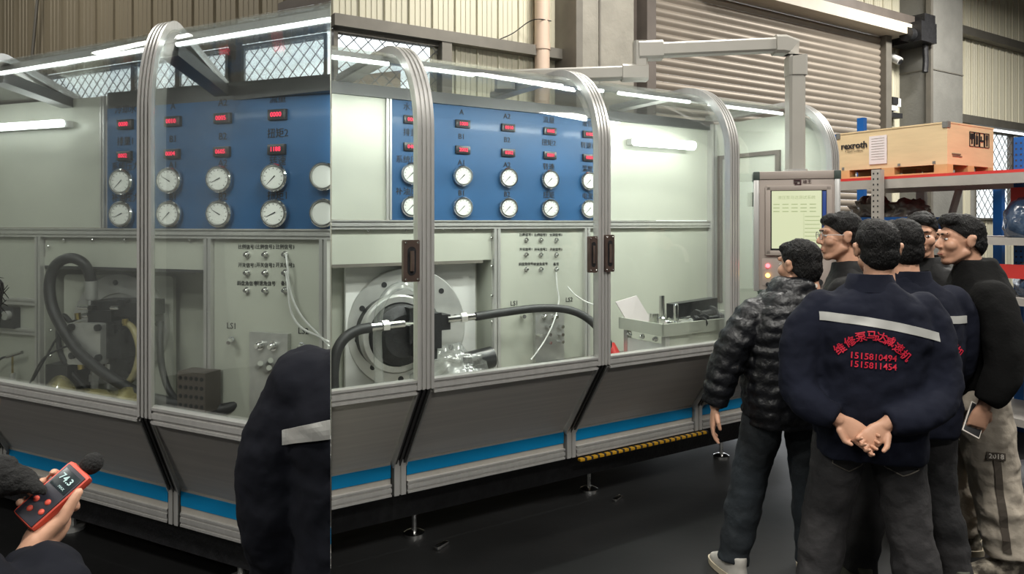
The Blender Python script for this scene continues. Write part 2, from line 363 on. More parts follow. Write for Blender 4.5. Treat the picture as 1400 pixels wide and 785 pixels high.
# ================================================================== racks and crate at the far end
mat('rack_white', srgb(176,170,164), .5, .2, .08, 8); mat('rack_blue', srgb(20,92,168), .45, .1, .1, 8); mat('rack_navy', srgb(30,50,88), .5, .1, .1, 8)
mat('rack_red', srgb(198,52,48), .5, 0, .08); mat('plywood', srgb(214,190,150), .65, 0, .08, 3, stretch=(1,1,6)); mat('pine', srgb(196,160,110), .7, 0, .15, 6)
mat('paper', srgb(222,212,212), .7, 0, .03); mat('grey_bracket', srgb(140,140,138), .4, .6); mat('ink_grey', srgb(110,96,78), .7)
mat('bin_blue', srgb(16,96,180), .4, 0, .08); mat('bag_grey', srgb(98,90,86), .3, 0, .4, 9, bump=.8, bscale=14, coat=.5); mat('bag_blue', srgb(52,72,98), .25, 0, .3, 8, bump=.6, bscale=18, coat=.6)
FK = Frame((3.4, 5.6), FR.v, FR.u)     # u: leftwards along the crate front, v: away to the right
cr_ = empty('wooden_crate', FK.P(0, 0, 2.04)); tag(cr_, 'plywood shipping crate with black lettering on the top shelf of the rack', 'crate')
W_, D_, Z0, Z1 = .94, .74, 2.112, 2.433
for a in ((0, W_, 0, .018, Z0, Z1), (0, W_, D_-.018, D_, Z0, Z1), (0, .018, .018, D_-.018, Z0, Z1), (W_-.018, W_, .018, D_-.018, Z0, Z1)): obj('side_board', MB().fbox(FK, *a), M['plywood'], cr_)
obj('lid_board', MB().fbox(FK, -.004, W_+.004, -.004, D_+.004, Z1, Z1+.012), M['plywood'], cr_)
for a, b in ((0, .10), (.42, .53), (W_-.12, W_)):
    for c, d in ((0, .09), (D_/2-.05, D_/2+.05), (D_-.09, D_)): obj('pallet_block', MB().fbox(FK, a, b, c, d, 2.052, Z0), M['pine'], cr_)
for c in (0, D_/2-.045, D_-.09): obj('pallet_runner', MB().fbox(FK, 0, W_, c, c+.09, 2.036, 2.052), M['pine'], cr_)
for u in (0, W_-.03):
    b = MB().fbox(FK, u-.003, u+.036, -.006, 0, Z1-.035, Z1+.013); b.fbox(FK, (-.006 if u == 0 else W_), (0 if u == 0 else W_+.006), -.006, .04, Z1-.035, Z1+.013); obj('corner_bracket', b, M['grey_bracket'], cr_)
obj('paper_sheet', MB().fbox(FK, .48, .635, -.0075, -.0045, 2.15, 2.39), M['paper'], cr_)
FKm = lambda u, v, z: Matrix.Translation(FK.P(u, v, z)) @ Matrix.Rotation(math.atan2(-FK.u[1], -FK.u[0]), 4, 'Z')
text('lettering', 'rexroth', .078, M['ink'], cr_, FKm(.775, -.006, 2.325), .0022)
text('lettering', 'A Bosch Company', .022, M['ink_grey'], cr_, FKm(.775, -.006, 2.28))
for i in range(9): obj('print_line', MB().fbox(FK, .50, .615, -.0085, -.0076, 2.365-i*.022, 2.3675-i*.022), M['ink_grey'], cr_)
for u in (.10, .38, .88): obj('nail_plate', MB().box((0,0,0), (.022, .003, .022), T=lambda p: FKm(u, -.002, 2.13) @ p), M['grey_bracket'], cr_)
# pictograms on the side towards the window
for i in range(4):
    v = .34+i*.082; b = MB(); 
    for z in (2.27, 2.385): b.fbox(FK, -.0065, -.0005, v, v+.072, z, z+.004)
    for w_ in (v, v+.068): b.fbox(FK, -.0065, -.0005, w_, w_+.004, 2.27, 2.389)
    if i == 0: b.fbox(FK, -.0065, -.0005, v+.03, v+.045, 2.29, 2.37); b.fbox(FK, -.0065, -.0005, v+.018, v+.057, 2.33, 2.375)
    if i == 1: b.fbox(FK, -.0065, -.0005, v+.022, v+.05, 2.29, 2.36); b.fbox(FK, -.0065, -.0005, v+.03, v+.036, 2.36, 2.378)
    if i == 2: b.fbox(FK, -.0065, -.0005, v+.012, v+.06, 2.315, 2.33); b.fbox(FK, -.0065, -.0005, v+.02, v+.03, 2.33, 2.36)
    if i == 3: b.fbox(FK, -.0065, -.0005, v+.03, v+.045, 2.285, 2.34); b.fbox(FK, -.0065, -.0005, v+.022, v+.05, 2.335, 2.375)
    obj('pictogram', b, M['ink'], cr_)
for v0 in (.05,): obj('stencil_mark', MB().fbox(FK, -.0055, -.0005, .07, .20, 2.19, 2.20).fbox(FK, -.0055, -.0005, .08, .22, 2.175, 2.183), M['ink_grey'], cr_)

# white rack carrying the crate
rk = empty('storage_rack', FK.P(0, -.05, 0)); tag(rk, 'white perforated steel storage rack carrying the wooden crate', 'rack')
def post(root, fr, u, v, z0, z1, m, w_=.075, holes=True, hm='slot'):
    p = obj('upright', MB().fbox(fr, u, u+w_, v, v+.06, z0, z1), M[m], root)
    if holes:
        h = MB(); z = max(z0, 1.3)+.03
        while z < z1-.03:
            for a in (.18, .66): h.fbox(fr, u+w_*a, u+w_*(a+.16), v-.0015, v+.001, z, z+.014)
            z += .045
        o = obj('hole_rows', h, M[hm], p); o['kind'] = 'stuff'
post(rk, FK, .43, -.19, 0, 2.09, 'rack_white'); post(rk, FK, -1.15, -.19, 0, 2.09, 'rack_white'); post(rk, FK, .60, .80, 0, 2.09, 'rack_white', holes=False)
for z, h in ((1.935, .075),):
    for v in (-.12, .78): obj('beam', MB().fbox(FK, -1.1, .96, v, v+.05, z, z+h), M['rack_white'], rk)
obj('beam_end', MB().fbox(FK, .94, 1.0, -.14, .0, 1.86, 2.03), M['rack_white'], rk)
obj('shelf_deck', MB().fbox(FK, -1.1, .96, -.10, .82, 2.012, 2.034), M['rack_red'], rk)
for z in (1.49, 1.06, .62, .2):
    obj('shelf_deck', MB().fbox(FK, -1.1, .52, -.10, .82, z, z+.055), M['rack_white'], rk)
obj('brace', MB().tube([FK.P(.30, .55, 1.5), FK.P(.18, .55, 1.93)], .03, 6), M['rack_white'], rk)
for z in (1.25, .8): obj('shelf_lip', MB().fbox(FK, -1.1, -.2, -.06, -.02, z, z+.10), M['rack_red'], rk)
# blue rack further back
br = empty('storage_rack', FK.P(-.35, 1.4, 0)); tag(br, 'blue upright storage rack standing behind the crate', 'rack')
for u, v, z1, m in ((-.30, .55, 2.33, 'rack_blue'), (-.36, 1.75, 2.33, 'rack_blue'), (.05, 1.0, 1.95, 'rack_blue'), (-.75, 1.1, 1.95, 'rack_navy')): post(br, FK, u, v, 0, z1, m, .07, holes=(m == 'rack_blue' and z1 > 2))
obj('cross_rail', MB().fbox(FK, -.30, -.25, .58, 1.8, 2.27, 2.32), M['rack_navy'], br)
obj('cross_rail', MB().fbox(FK, -.75, -.23, .50, .56, 1.80, 1.93), M['rack_red'], br)
for a, b in (((-.72, 1.0, 1.45), (-.40, 1.0, 1.92)), ((-.3, 1.1, 1.92), (.0, 1.1, 1.55))): obj('brace', MB().tube([FK.P(*a), FK.P(*b)], .025, 6), M['rack_navy'], br)
lr = empty('storage_rack', FK.P(1.3, .9, 0)); tag(lr, 'blue upright storage rack standing left of the crate by the shutter', 'rack')
post(lr, FK, 1.32, 1.02, 0, 2.72, 'rack_blue', .07, holes=False); obj('cross_rail', MB().fbox(FK, 1.36, 1.9, 1.03, 1.07, 2.52, 2.58), M['rack_blue'], lr)
# goods on the racks
def lump(name, c, r, m, seed, amp=.25, sub=4, parent=None):
    bm = bmesh.new(); bmesh.ops.create_icosphere(bm, subdivisions=sub, radius=1)
    for v in bm.verts:
        n = v.co.normalized(); k = 1+amp*noise.noise(n*2.1+Vector((seed, 0, 0)))+amp*.5*noise.noise(n*5+Vector((0, seed, 0)))
        v.co = Vector((n.x*r[0]*k, n.y*r[1]*k, max(n.z*r[2]*k, -r[2]*.55)))
    me = bpy.data.meshes.new(name); bm.to_mesh(me); bm.free(); me.materials.append(m); me.polygons.foreach_set('use_smooth', [True]*len(me.polygons))
    return put(name, me, parent, Matrix.Translation(c))
bn = empty('plastic_bin', FK.P(.7, .2, 1.545)); tag(bn, 'blue plastic bin on the rack shelf behind the men', 'bin')
b = MB()
for a in ((.30, .98, .10, .12, 1.545, 1.70), (.30, .98, .48, .50, 1.545, 1.70), (.30, .32, .12, .48, 1.545, 1.70), (.96, .98, .12, .48, 1.545, 1.70), (.30, .98, .10, .50, 1.545, 1.56)): b.fbox(FK, *a)
obj('tub', b, M['bin_blue'], bn)
for i in range(9): obj('rib', MB().fbox(FK, .33+i*.075, .345+i*.075, .09, .10, 1.56, 1.68), M['bin_blue'], bn)
tag(lump('wrapped_parts', FK.P(.78, .30, 1.73), (.19, .15, .16), M['bag_grey'], 3, .45), 'crumpled dark plastic bag heaped in the blue bin', 'bag')
tag(lump('wrapped_parts', FK.P(.46, .30, 1.73), (.17, .14, .12), M['bag_grey'], 9, .45), 'brownish plastic wrapped lump lying in the blue bin', 'bag')
tag(lump('wrapped_pump', FK.P(-.55, .10, 1.64), (.20, .17, .20), M['bag_blue'], 5, .12), 'round part in blue plastic wrap on the upper rack shelf', 'wrapped part')
tag(lump('wrapped_pump', FK.P(-.60, .15, 1.22), (.20, .17, .18), M['bag_blue'], 6, .12), 'round part in blue plastic wrap on the second rack shelf', 'wrapped part')
bx = empty('wooden_crate', FK.P(-.5, .9, 1.55)); tag(bx, 'small pine crate standing behind the blue wrapped part', 'crate')
for i in range(3): obj('board', MB().fbox(FK, -.72, -.34, .62, 1.0, 1.58+i*.1, 1.67+i*.1), M['plywood'], bx)
obj('pallet_block', MB().fbox(FK, -.72, -.64, .62, .70, 1.545, 1.58), M['pine'], bx); obj('pallet_block', MB().fbox(FK, -.42, -.34, .62, .70, 1.545, 1.58), M['pine'], bx)
c2 = empty('wooden_crate', FK.P(-.95, .1, 2.04)); tag(c2, 'plywood crate corner showing beyond the blue post', 'crate')
b = MB().fbox(FK, -1.15, -.54, 1.5, 2.1, 2.04, 2.62); obj('side_board', b, M['plywood'], c2); obj('lid_board', MB().fbox(FK, -1.16, -.53, 1.49, 2.11, 2.62, 2.635), M['plywood'], c2)
mat('tyre_dark', srgb(44,46,52), .5, 0, .2, 12, bump=.3, bscale=30); TW = at(1402, 655, 4.0)
q = empty('tyre', TW); tag(q, 'dark wheel standing on the floor at the frame edge below the rack', 'wheel'); TW.z = .162; TMx = Matrix.Translation(TW) @ Matrix.Rotation(.5, 4, 'Z')
obj('tread', MB().lathe([(.08,-.05), (.14,-.055), (.157,-.03), (.162,0), (.157,.03), (.14,.055), (.08,.05), (.075,0), (.08,-.05)], 32, axis='y'), M['tyre_dark'], q, TMx); obj('hub', MB().lathe([(.0,-.04), (.05,-.045), (.078,-.03), (.078,.03), (0,.03)], 20, axis='y'), M['steel_plate'], q, TMx)
# ================================================================== the two glazed test benches
def arc_path(vb, zt, vtop, vback, zback, R=.40, zs=.88, n=14):
    zc = zt-R*1.05
    up = [(0, zs), (0, 1.5), (0, zc)]
    for i in range(1, n+1):
        a = PI/2*i/n; up.append((vtop*(1-math.cos(a)), zc+(zt-zc)*math.sin(a)))
    up += [((vtop+vback)/2, (zt+zback)/2), (vback, zback)]
    return up
def sweep(fr, path, sec, u0, clip=None):
    """sec [(a,b)]: a along the bench, b outwards from the path"""
    mb = MB(); vs = []; n = len(sec); k = len(path)
    for i, (v, z) in enumerate(path):
        tv = path[min(i+1, k-1)][0]-path[max(i-1, 0)][0]; tz = path[min(i+1, k-1)][1]-path[max(i-1, 0)][1]; l = math.hypot(tv, tz)
        nv, nz = -tz/l, tv/l
        vs += [fr.P(u0+a, v+nv*b, z+nz*b) for a, b in sec]
    fs = [(i*n+j, i*n+(j+1) % n, (i+1)*n+(j+1) % n, (i+1)*n+j) for i in range(k-1) for j in range(n)]
    fs += [tuple(range(n))[::-1], tuple(range((k-1)*n, k*n))]
    return mb.add(vs, fs)
def groove(w_, d, slots, sd=.010, sw=.011):
    pts = [(-w_/2, -.004), (-w_/2, d)]
    for s in slots: pts += [(s-sw/2, d), (s-sw/2, d-sd), (s+sw/2, d-sd), (s+sw/2, d)]
    return pts+[(w_/2, d), (w_/2, -.004)]
def rail(fr, u0, u1, v, z0, z1, d=.03, slots=1):
    """profile rail along u, slots on the face towards the viewer (v - d)"""
    h = z1-z0; pts = [(v+.006, z0), (v-d, z0)]
    for i in range(slots):
        c = z0+h*(i+.5)/slots; s = min(.006, h*.14/slots*1.4); pts += [(v-d, c-s), (v-d+.010, c-s), (v-d+.010, c+s), (v-d, c+s)]
    pts += [(v-d, z1), (v+.006, z1)]
    return MB().prism(pts, u0, u1, lambda a, b, h_: fr.P(h_, a, b))
def vpost(fr, u, v, z0, z1, w_=.045, d=.03):
    pts = [(u-w_/2, v+.006)]+[(u-w_/2, v-d), (u-.005, v-d), (u-.005, v-d+.012), (u+.005, v-d+.012), (u+.005, v-d), (u+w_/2, v-d)]+[(u+w_/2, v+.006)]
    return MB().prism(pts, z0, z1, lambda a, b, h: fr.P(a, b, h))

# gauges: 110 mm dial, looking along -y
gz = MB().lathe([(.0, .04), (.05, .04), (.05, .0), (.068, .0), (.068, -.012), (.062, -.020), (.056, -.020), (.053, -.010), (.0, -.010)], 32); GAUGE = gz.mesh('gauge', M['chrome'])
DIAL = MB().lathe([(0, -.0125), (.0525, -.0125), (.0525, -.010), (0, -.010)], 28).mesh('dial', M['dial_white'])
def needle(a):
    d = Vector((math.cos(a), 0, math.sin(a))); s = Vector((-d.z, 0, d.x)); o = Vector((0, -.0145, 0)); y = Vector((0, .0015, 0))
    P = [o-d*.012-s*.003, o-d*.012+s*.003, o+d*.040+s*.0008, o+d*.040-s*.0008]
    return MB().hexa([p+y for p in P]+list(P))
NEEDLES = [needle(a).mesh('needle', M['ink']) for a in (math.radians(225), math.radians(150), math.radians(205))]
tk = MB()
for i in range(11):
    a = math.radians(225-27*i); d = Vector((math.cos(a), 0, math.sin(a))); s = Vector((-d.z, 0, d.x))*.0012
    P = [d*.040-s, d*.048-s, d*.048+s, d*.040+s]; tk.hexa([p+Vector((0, -.0125, 0)) for p in P]+[p+Vector((0, -.0135, 0)) for p in P])
TICKS = tk.mesh('scale_marks', M['ink']); 
def gauge(root, Mx, k, sc_=1.):
    Mx = Mx @ Matrix.Scale(sc_, 4)
    g_ = put('gauge', GAUGE, root, Mx); put('dial', DIAL, g_, Mx); put('needle', NEEDLES[k % 3], g_, Mx); put('scale_marks', TICKS, g_, Mx)
    return g_
DISPM = MB().bbox((0, -.008, 0), (.105, .02, .052), .003).mesh('digital_display', M['display_black'])
SCRM = MB().bbox((0, -.019, 0), (.075, .003, .030), .001).mesh('screen', M['slot'])
def display(root, Mx, s, sc_=1.):
    Mx = Mx @ Matrix.Scale(sc_, 4)
    d = put('digital_display', DISPM, root, Mx); put('screen', SCRM, d, Mx)
    text('digits', s, .033, M['led_red'], d, Mx @ Matrix.Translation((0, -.0225, -.001)), .0002)
CONM = MB().lathe([(0,.0), (.016,.0), (.016,-.008), (.011,-.008), (.011,-.022), (.008,-.026), (0,-.026)], 14).mesh('connector', M['chrome'])
BOLT = MB().lathe([(0,.0), (.009,.0), (.009,-.008), (.007,-.010), (0,-.010)], 8).mesh('bolt', M['black_iron'])
BOLTC = MB().lathe([(0,.0), (.008,.0), (.008,-.005), (.005,-.008), (0,-.008)], 8).mesh('screw', M['chrome'])

SEC = groove(.085, .042, (-.022, 0, .022)); 
def bench_shell(root, fr, side, arches, u0, u1, vb, vback, zt, zback, vtop, mats):
    pale, glassm = mats['pale'], mats['glass']
    path = arc_path(vb, zt, vtop, vback, zback)
    for i, u in enumerate(arches):
        obj('arch', sweep(fr, path, SEC, u), M['alu'], root, clip=side)
        st = sweep(fr, [(vb, .455), (0, .885)], groove(.06, .03, (-.012, .012), .014), u); obj('slant_strut', st, M['alu_dark'], root, clip=side)
        for s in (-1, 1): obj('strut_edge', sweep(fr, [(vb, .455), (0, .885)], [(-.004,-.004), (-.004,.036), (.004,.036), (.004,-.004)], u+s*.034), M['alu'], root, clip=side)
        obj('foot_post', sweep(fr, [(vb, .295), (vb, .47)], groove(.062, .035, (0,)), u), M['alu'], root, clip=side)
    edges = sorted(set([u0]+[a for a in arches]+[u1]))
    for a, b in zip(edges[:-1], edges[1:]):
        if b-a < .12: continue
        a_, b_ = a+(.043 if a in arches else 0), b-(.043 if b in arches else 0)
        obj('canopy_pane', sweep(fr, path, [(0,0), (0,.006), (b_-a_,.006), (b_-a_,0)], a_), M[glassm], root, clip=side)
        obj('sill_rail', rail(fr, a_, b_, .005, .86, .925, .045, 2), M['alu'], root, clip=side)
        obj('front_panel', sweep(fr, [(vb, .462), (.002, .862)], [(0,0), (0,.012), (b_-a_,.012), (b_-a_,0)], a_), M['steel_brushed'], root, clip=side)
        obj('apron', MB().fbox(fr, a_, b_, vb-.014, vb, .355, .468), M['stripe_grey'], root, clip=side)
        obj('blue_stripe', MB().fbox(fr, a_, b_, vb-.0175, vb-.0135, .383, .447), M['stripe_blue'], root, clip=side)
        obj('bottom_rail', rail(fr, a_, b_, vb, .295, .355, .032, 2), M['alu'], root, clip=side)
    obj('ridge_rail', sweep(fr, [(vtop+.02, zt+.0), (vtop+.07, zt)], [(0,-.03), (0,.0), (u1-u0,.0), (u1-u0,-.03)], u0), M['alu'], root, clip=side)
    obj('header_beam', MB().fbox(fr, u0, u1, vback-.05, vback+.03, zback-.075, zback-.004), M['alu_dark'], root, clip=side)
    # dark undercarriage
    obj('undercarriage', MB().fbox(fr, u0, u1, vb+.10, vback+.02, .12, .295), M['black_iron'], root, clip=side)

# ------------------------------------------------------------------ nearer bench of the left half
BL = empty('test_bench', FL.P(-.6, .4, 0), FL.ang); tag(BL, 'glazed aluminium test bench with a large looped black hose inside', 'test bench')
ARL = [-1.33, 0.0]; UL0, UL1 = -2.7, 1.25
bench_shell(BL, FL, 'L', ARL, UL0, UL1, .385, 1.36, 2.50, 2.43, .36, dict(pale='panel_pale', glass='canopy_clear'))
for u in (-1.33, 0.0):   # deep cross beams of the canopy
    obj('cross_beam', MB().fbox(FL, u-.055, u+.055, .30, 1.36, 2.385, 2.445), M['alu_dark'], BL)
FB = Frame((-1.682, 4.15), n2(.938, -.347), n2(.347, .938))
PL = lambda px: FB.pix(px, 0, 0)[0]
def pan(name, root, fr, u0, u1, v0, v1, z0, z1, m, clip): return obj(name, MB().fbox(fr, u0, u1, v0, v1, z0, z1), M[m], root, clip=clip)
uL, uR = -2.6, .90
pan('back_panel', BL, FB, uL, PL(138), 0, .01, 1.62, 2.44, 'panel_pale', 'L')
obj('back_post', vpost(FB, PL(142), .004, 1.62, 2.44, .035, .02), M['alu'], BL, clip='L')
pan('gauge_panel', BL, FB, PL(146.5), uR, 0, .012, 1.615, 2.36, 'panel_blue', 'L')
pan('back_panel', BL, FB, PL(146.5), uR, 0, .01, 2.36, 2.46, 'alu_dark', 'L')
obj('back_rail', rail(FB, uL, uR, .0, 1.560, 1.617, .03, 2), M['alu'], BL, clip='L')
for px, wv in ((57, .05), (288, .05), (446, .05)): obj('back_post', vpost(FB, PL(px), .0, .45, 1.56, wv), M['alu'], BL, clip='L')
pan('back_panel', BL, FB, uL, PL(53), .0, .01, .45, 1.56, 'panel_pale', 'L')
for y0, y1 in ((407, 416), (448, 456)):
    _, za = FB.pix(26, y1, 0); _, zb = FB.pix(26, y0, 0); obj('back_rail', rail(FB, uL, PL(53), 0, za, zb, .03, 1), M['alu'], BL, clip='L')
pan('back_panel', BL, FB, PL(62), PL(284), .0, .012, FB.pix(170, 366, 0)[1], 1.56, 'panel_pale', 'L')
pan('signal_panel', BL, FB, PL(293), PL(441), .0, .01, .45, 1.56, 'panel_pale', 'L')
pan('back_panel', BL, FB, PL(452), uR+.3, .0, .01, .45, 1.56, 'panel_pale', 'L')
zr = FB.pix(170, 366, 0)[1]
r_ = MB().fbox(FB, PL(62), PL(284), .30, .31, .45, zr+.05); r_.fbox(FB, PL(62)-.01, PL(62), .0, .31, .45, zr+.05); r_.fbox(FB, PL(284), PL(284)+.01, .0, .31, .45, zr+.05); r_.fbox(FB, PL(62), PL(284), .012, .31, zr+.03, zr+.05)
obj('recess', r_, M['panel_pale'], BL, clip='L')
obj('recess_trim', MB().fbox(FB, PL(62), PL(284), -.004, .03, zr-.02, zr), M['alu_dark'], BL, clip='L')
obj('side_wall', MB().fbox(FL, UL0-.02, UL0, 0, 1.4, .3, 2.44), M['panel_pale'], BL)
obj('drip_tray', MB().hexa([FL.P(UL0, .39, .50), FL.P(UL1, .39, .50), FB.P(uR+.3, .3, .50), FB.P(uL, .3, .50), FL.P(UL0, .39, .52), FL.P(UL1, .39, .52), FB.P(uR+.3, .3, .52), FB.P(uL, .3, .52)]), M['steel_greybrown'], BL, clip='L')
# end sheet in the plane where the bench stops
sd = SEAM.copy(); ed = Vector((-.252, 1, 0)).normalized()
def seam_sheet(t0, t1, z0, z1, d0=.0015, d1=.004):
    return MB().hexa([ed*t+(-SEAM*d)+Vector((0,0,z)) for z in (z0, z1) for t, d in ((t0, d0), (t1, d0), (t1, d1), (t0, d1))])
ep = [(.385, .30), (.385, .46), (0, .88)]+arc_path(.385, 2.495, .36, 1.34, 2.425)[1:]+[(1.34, .30)]
obj('end_sheet', MB().prism(ep, .0015, .004, lambda v, z, h: FL.P(FL.pix(453, 0, v)[0], v, z)-SEAM*h), M['panel_pale'], BL)
# gauges, displays and lettering
ROT = Matrix.Rotation(math.radians(11), 4, 'Z')
for i, px in enumerate((172, 237, 305, 380, 447)):
    cl_ = i == 4
    for j, (y, z) in enumerate(((246, 1.902), (292.5, 1.704))):
        if not cl_: gauge(BL, MF(FB, PL(px), -.03, z, ROT), i+j*2, 1.17)
    if cl_: continue
    display(BL, MF(FB, PL(px+1), 0, 2.255), ('0000', '0010', '0005', '0000')[i], 1.15); display(BL, MF(FB, PL(px), 0, 2.062), ('0002', '0004', '0605', '1188')[i], 1.1)
    for s, z in ((('冷却水', 'A', 'A2', '流量')[i], 2.345), (('排量1', 'B1', 'B2', '扭矩2')[i], 2.150), (('系统压力', 'A1', 'A2', '转速')[i], 1.995), (('补油压力', 'B1', 'B2', '扭矩1')[i], 1.802)):
        text('lettering', s, .058, M['ink'], BL, MF(FB, PL(px), -.003, z))
for j, z in enumerate((1.902, 1.704)):   # last column, cut where the bench stops
  gp = BL
  for nm, prof, mm_ in (('gauge', [(.0, .04), (.06, .04), (.06, .0), (.079, .0), (.079, -.014), (.072, -.023), (.065, -.023), (.062, -.012), (.0, -.012)], 'chrome'), ('dial', [(0, -.0146), (.0615, -.0146), (.0615, -.012), (0, -.012)], 'dial_white')):
    o = obj(nm, MB().lathe(prof, 32), M[mm_], gp); gp = o
    o.data.transform(MF(FB, PL(447), -.03, z, ROT)); bm = bmesh.new(); bm.from_mesh(o.data); bmesh.ops.bisect_plane(bm, geom=bm.verts[:]+bm.edges[:]+bm.faces[:], plane_co=-SEAM*.002, plane_no=SEAM, clear_outer=True); bm.to_mesh(o.data); bm.free()
# signal connectors
SIG = (('比例信号1', '比例信号2', '比例信号3'), ('开关信号1', '开关信号2', '开关信号3'), ('斜盘角信号', '转速角信号', '备用'))
for j, (yl, yc) in enumerate(((338, 348), (363, 373), (388, 397))):
    for i, px in enumerate((339, 364, 391)):
        u, z = FB.pix(px, yc, 0); put('connector', CONM, BL, MF(FB, u, 0, z) @ Matrix.Scale(1.2, 4)); text('lettering', SIG[j][i], .0285, M['ink'], BL, MF(FB, u-.005, -.002, FB.pix(px, yl, 0)[1]))
for s, x, y in (('LS1', 317, 446), ('LS2', 415, 453)): u, z = FB.pix(x, y, 0); text('lettering', s, .05, M['ink'], BL, MF(FB, u, -.002, z))
for x, y in ((316, 464), (412, 472)):
    b = MB().tube([FB.at(x, y, .0), FB.at(x, y, -.05)], .016, 8); b.tube([FB.at(x, y, -.05), FB.at(x-4, y+5, -.09)], .012, 8); obj('quick_coupler', b, M['chrome'], BL)
ua, za = FB.pix(346, 515, 0); ub, zb = FB.pix(398, 456, 0)
mb_ = obj('port_block', MB().fbox(FB, ua, ub, -.03, 0, za-.2, zb), M['steel_plate'], BL)
for x, y in ((357, 472), (375, 473)): put('connector', CONM, mb_, MF(FB, *[FB.pix(x, y, -.03)[0], -.03, FB.pix(x, y, -.03)[1]]) @ Matrix.Scale(1.7, 4))
for x, y in ((352, 502), (366, 498), (388, 497), (364, 508), (380, 507)): obj('port_fitting', MB().tube([FB.at(x, y, -.03), FB.at(x+4, y-5, -.10)], .015, 8), M['chrome'], mb_)
# screws round the recess
for x, y in ((84, 328), (123, 328), (167, 328), (256, 328), (63, 337), (281, 340), (281, 385), (281, 428), (281, 466), (65, 415), (66, 452), (66, 487)): u, z = FB.pix(x, y, -.03); put('screw', BOLTC, BL, MF(FB, u, -.012, z) @ Matrix.Scale(1.3, 4))
# little side valve at the far left
jb = empty('junction_box', FB.at(14, 445, 0)); tag(jb, 'black junction box on the panel left of the looped hose', 'junction box')
a0, z0 = FB.pix(-6, 446, 0); a1, z1 = FB.pix(28, 420, 0); obj('box_body', MB().fbox(FB, a0, a1, -.05, 0, z0, z1), M['display_black'], jb); obj('socket', MB().lathe([(0,0), (.03,0), (.03,-.03), (0,-.03)], 14), M['steel_plate'], jb, MF(FB, FB.pix(12, 431, -.05)[0], -.05, FB.pix(12, 431, -.05)[1]))
sv = empty('test_valve', FB.at(16, 500, -.05)); tag(sv, 'small steel valve with a thin cable at the frame edge', 'valve')
obj('valve_body', MB().tube([FB.at(10, 488, -.06), FB.at(30, 482, -.06)], .012, 8), M['chrome'], sv); obj('valve_stem', MB().tube([FB.at(17, 486, -.06), FB.at(17, 512, -.06)], .006, 6), M['brass'], sv); obj('cable', MB().tube(bez([FB.at(-8, 500, -.06), FB.at(2, 490, -.06), FB.at(14, 487, -.06)]), .007, 6), M['ink'], sv)
obj('valve_base', MB().tube([FB.at(17, 510, -.06), FB.at(17, 552, -.06)], .018, 8), M['steel_plate'], sv)

# flange plate and pump
uP = PL(162); FP = Frame(tuple(FB.P(uP, .14, 0)[:2]), n2(.985, -.174), n2(.174, .985))
def fpx(px, py, v): return FP.pix(px, py, v)
u0, z1 = fpx(89, 375, .06); u1, z0 = fpx(238, 560, .06)
def rrect(u0, u1, z0, z1, r, n=5):
    out = []
    for cx, cz, a0 in ((u1-r, z1-r, 0), (u0+r, z1-r, 90), (u0+r, z0+r, 180), (u1-r, z0+r, 270)):
        for i in range(n+1): a = math.radians(a0+90*i/n); out.append((cx+r*math.cos(a), cz+r*math.sin(a)))
    return out
obj('mounting_plate', MB().prism(rrect(u0, u1, z0, z1, .03), .05, .08, lambda a, b, h: FP.P(a, h, b)), M['panel_pale'], BL)
uc, zc = fpx(163, 446, .02); rr = (zc-fpx(163, 374, .02)[1])*-1
def flange(root, Mx, r, nb, rin, matname='machined', boltr=.018, off=0.):
    ring = MB().lathe([(0, .05), (r, .05), (r, .0), (r*.985, -.006), (rin*1.02, -.006), (rin, .006), (0, .006)], 56); fo = obj('flange_disc', ring, M[matname], root, Mx)
    hole = MB().lathe([(0,.0), (boltr,.0), (boltr,-.004), (0,-.004)], 12).mesh('bolt_hole', M['ink'])
    for i in range(nb):
        a = 2*PI*(i+off)/nb; put('bolt_hole', hole, fo, Mx @ Matrix.Translation((math.cos(a)*r*.83, -.005, math.sin(a)*r*.83)))
    return fo
flange(BL, MF(FP, uc, .02, zc), rr, 8, rr*.62, off=.1)
PM = empty('hydraulic_pump', FB.at(140, 520, -.1)); tag(PM, 'black hydraulic pump with a pale square cover bolted to the flange', 'pump')
FV = lambda x, y, v: FP.at(x, y, v)
def pbox(x0, x1, y0, y1, v0, v1): 
    A = FP.pix(x0, y1, v0); B = FP.pix(x1, y0, v0); return MB().fbox(FP, A[0], B[0], v0, v1, A[1], B[1])
b = MB().lathe([(0,.1), (.20,.1), (.20,.0), (.15,-.03), (.13,-.14), (0,-.14)], 28); obj('pump_housing', b, M['black_iron'], PM, MF(FP, *[FP.pix(165, 470, -.02)[0], -.02, FP.pix(165, 470, -.02)[1]]))
b = pbox(124, 196, 413, 432, -.20, .0); bb = pbox(120, 152, 425, 445, -.22, -.05); b.add(bb.v, bb.f); bb = pbox(140, 165, 440, 490, -.22, -.04); b.add(bb.v, bb.f); bb = pbox(165, 182, 428, 470, -.16, -.02); b.add(bb.v, bb.f); bb = pbox(146, 158, 490, 520, -.20, -.10); b.add(bb.v, bb.f); obj('valve_block', b, M['black_iron'], PM)
for x0, x1, y0, y1 in ((120, 126, 418, 424), (160, 172, 410, 414), (176, 188, 414, 428), (150, 156, 444, 456), (160, 164, 452, 470)): bb = pbox(x0, x1, y0, y1, -.24, -.2); obj('plug', bb, M['black_iron'], PM)
A = FP.pix(97, 497, -.24); B = FP.pix(142, 442, -.24); co = obj('square_cover', MB().prism(rrect(A[0], B[0], A[1], B[1], .012), -.27, -.15, lambda a, b_, h: FP.P(a, h, b_)), M['steel_plate'], PM)
bl = MB().lathe([(0,.0), (.021,.0), (.021,-.018), (.012,-.02), (0,-.02)], 12).mesh('bolt', M['black_iron'])
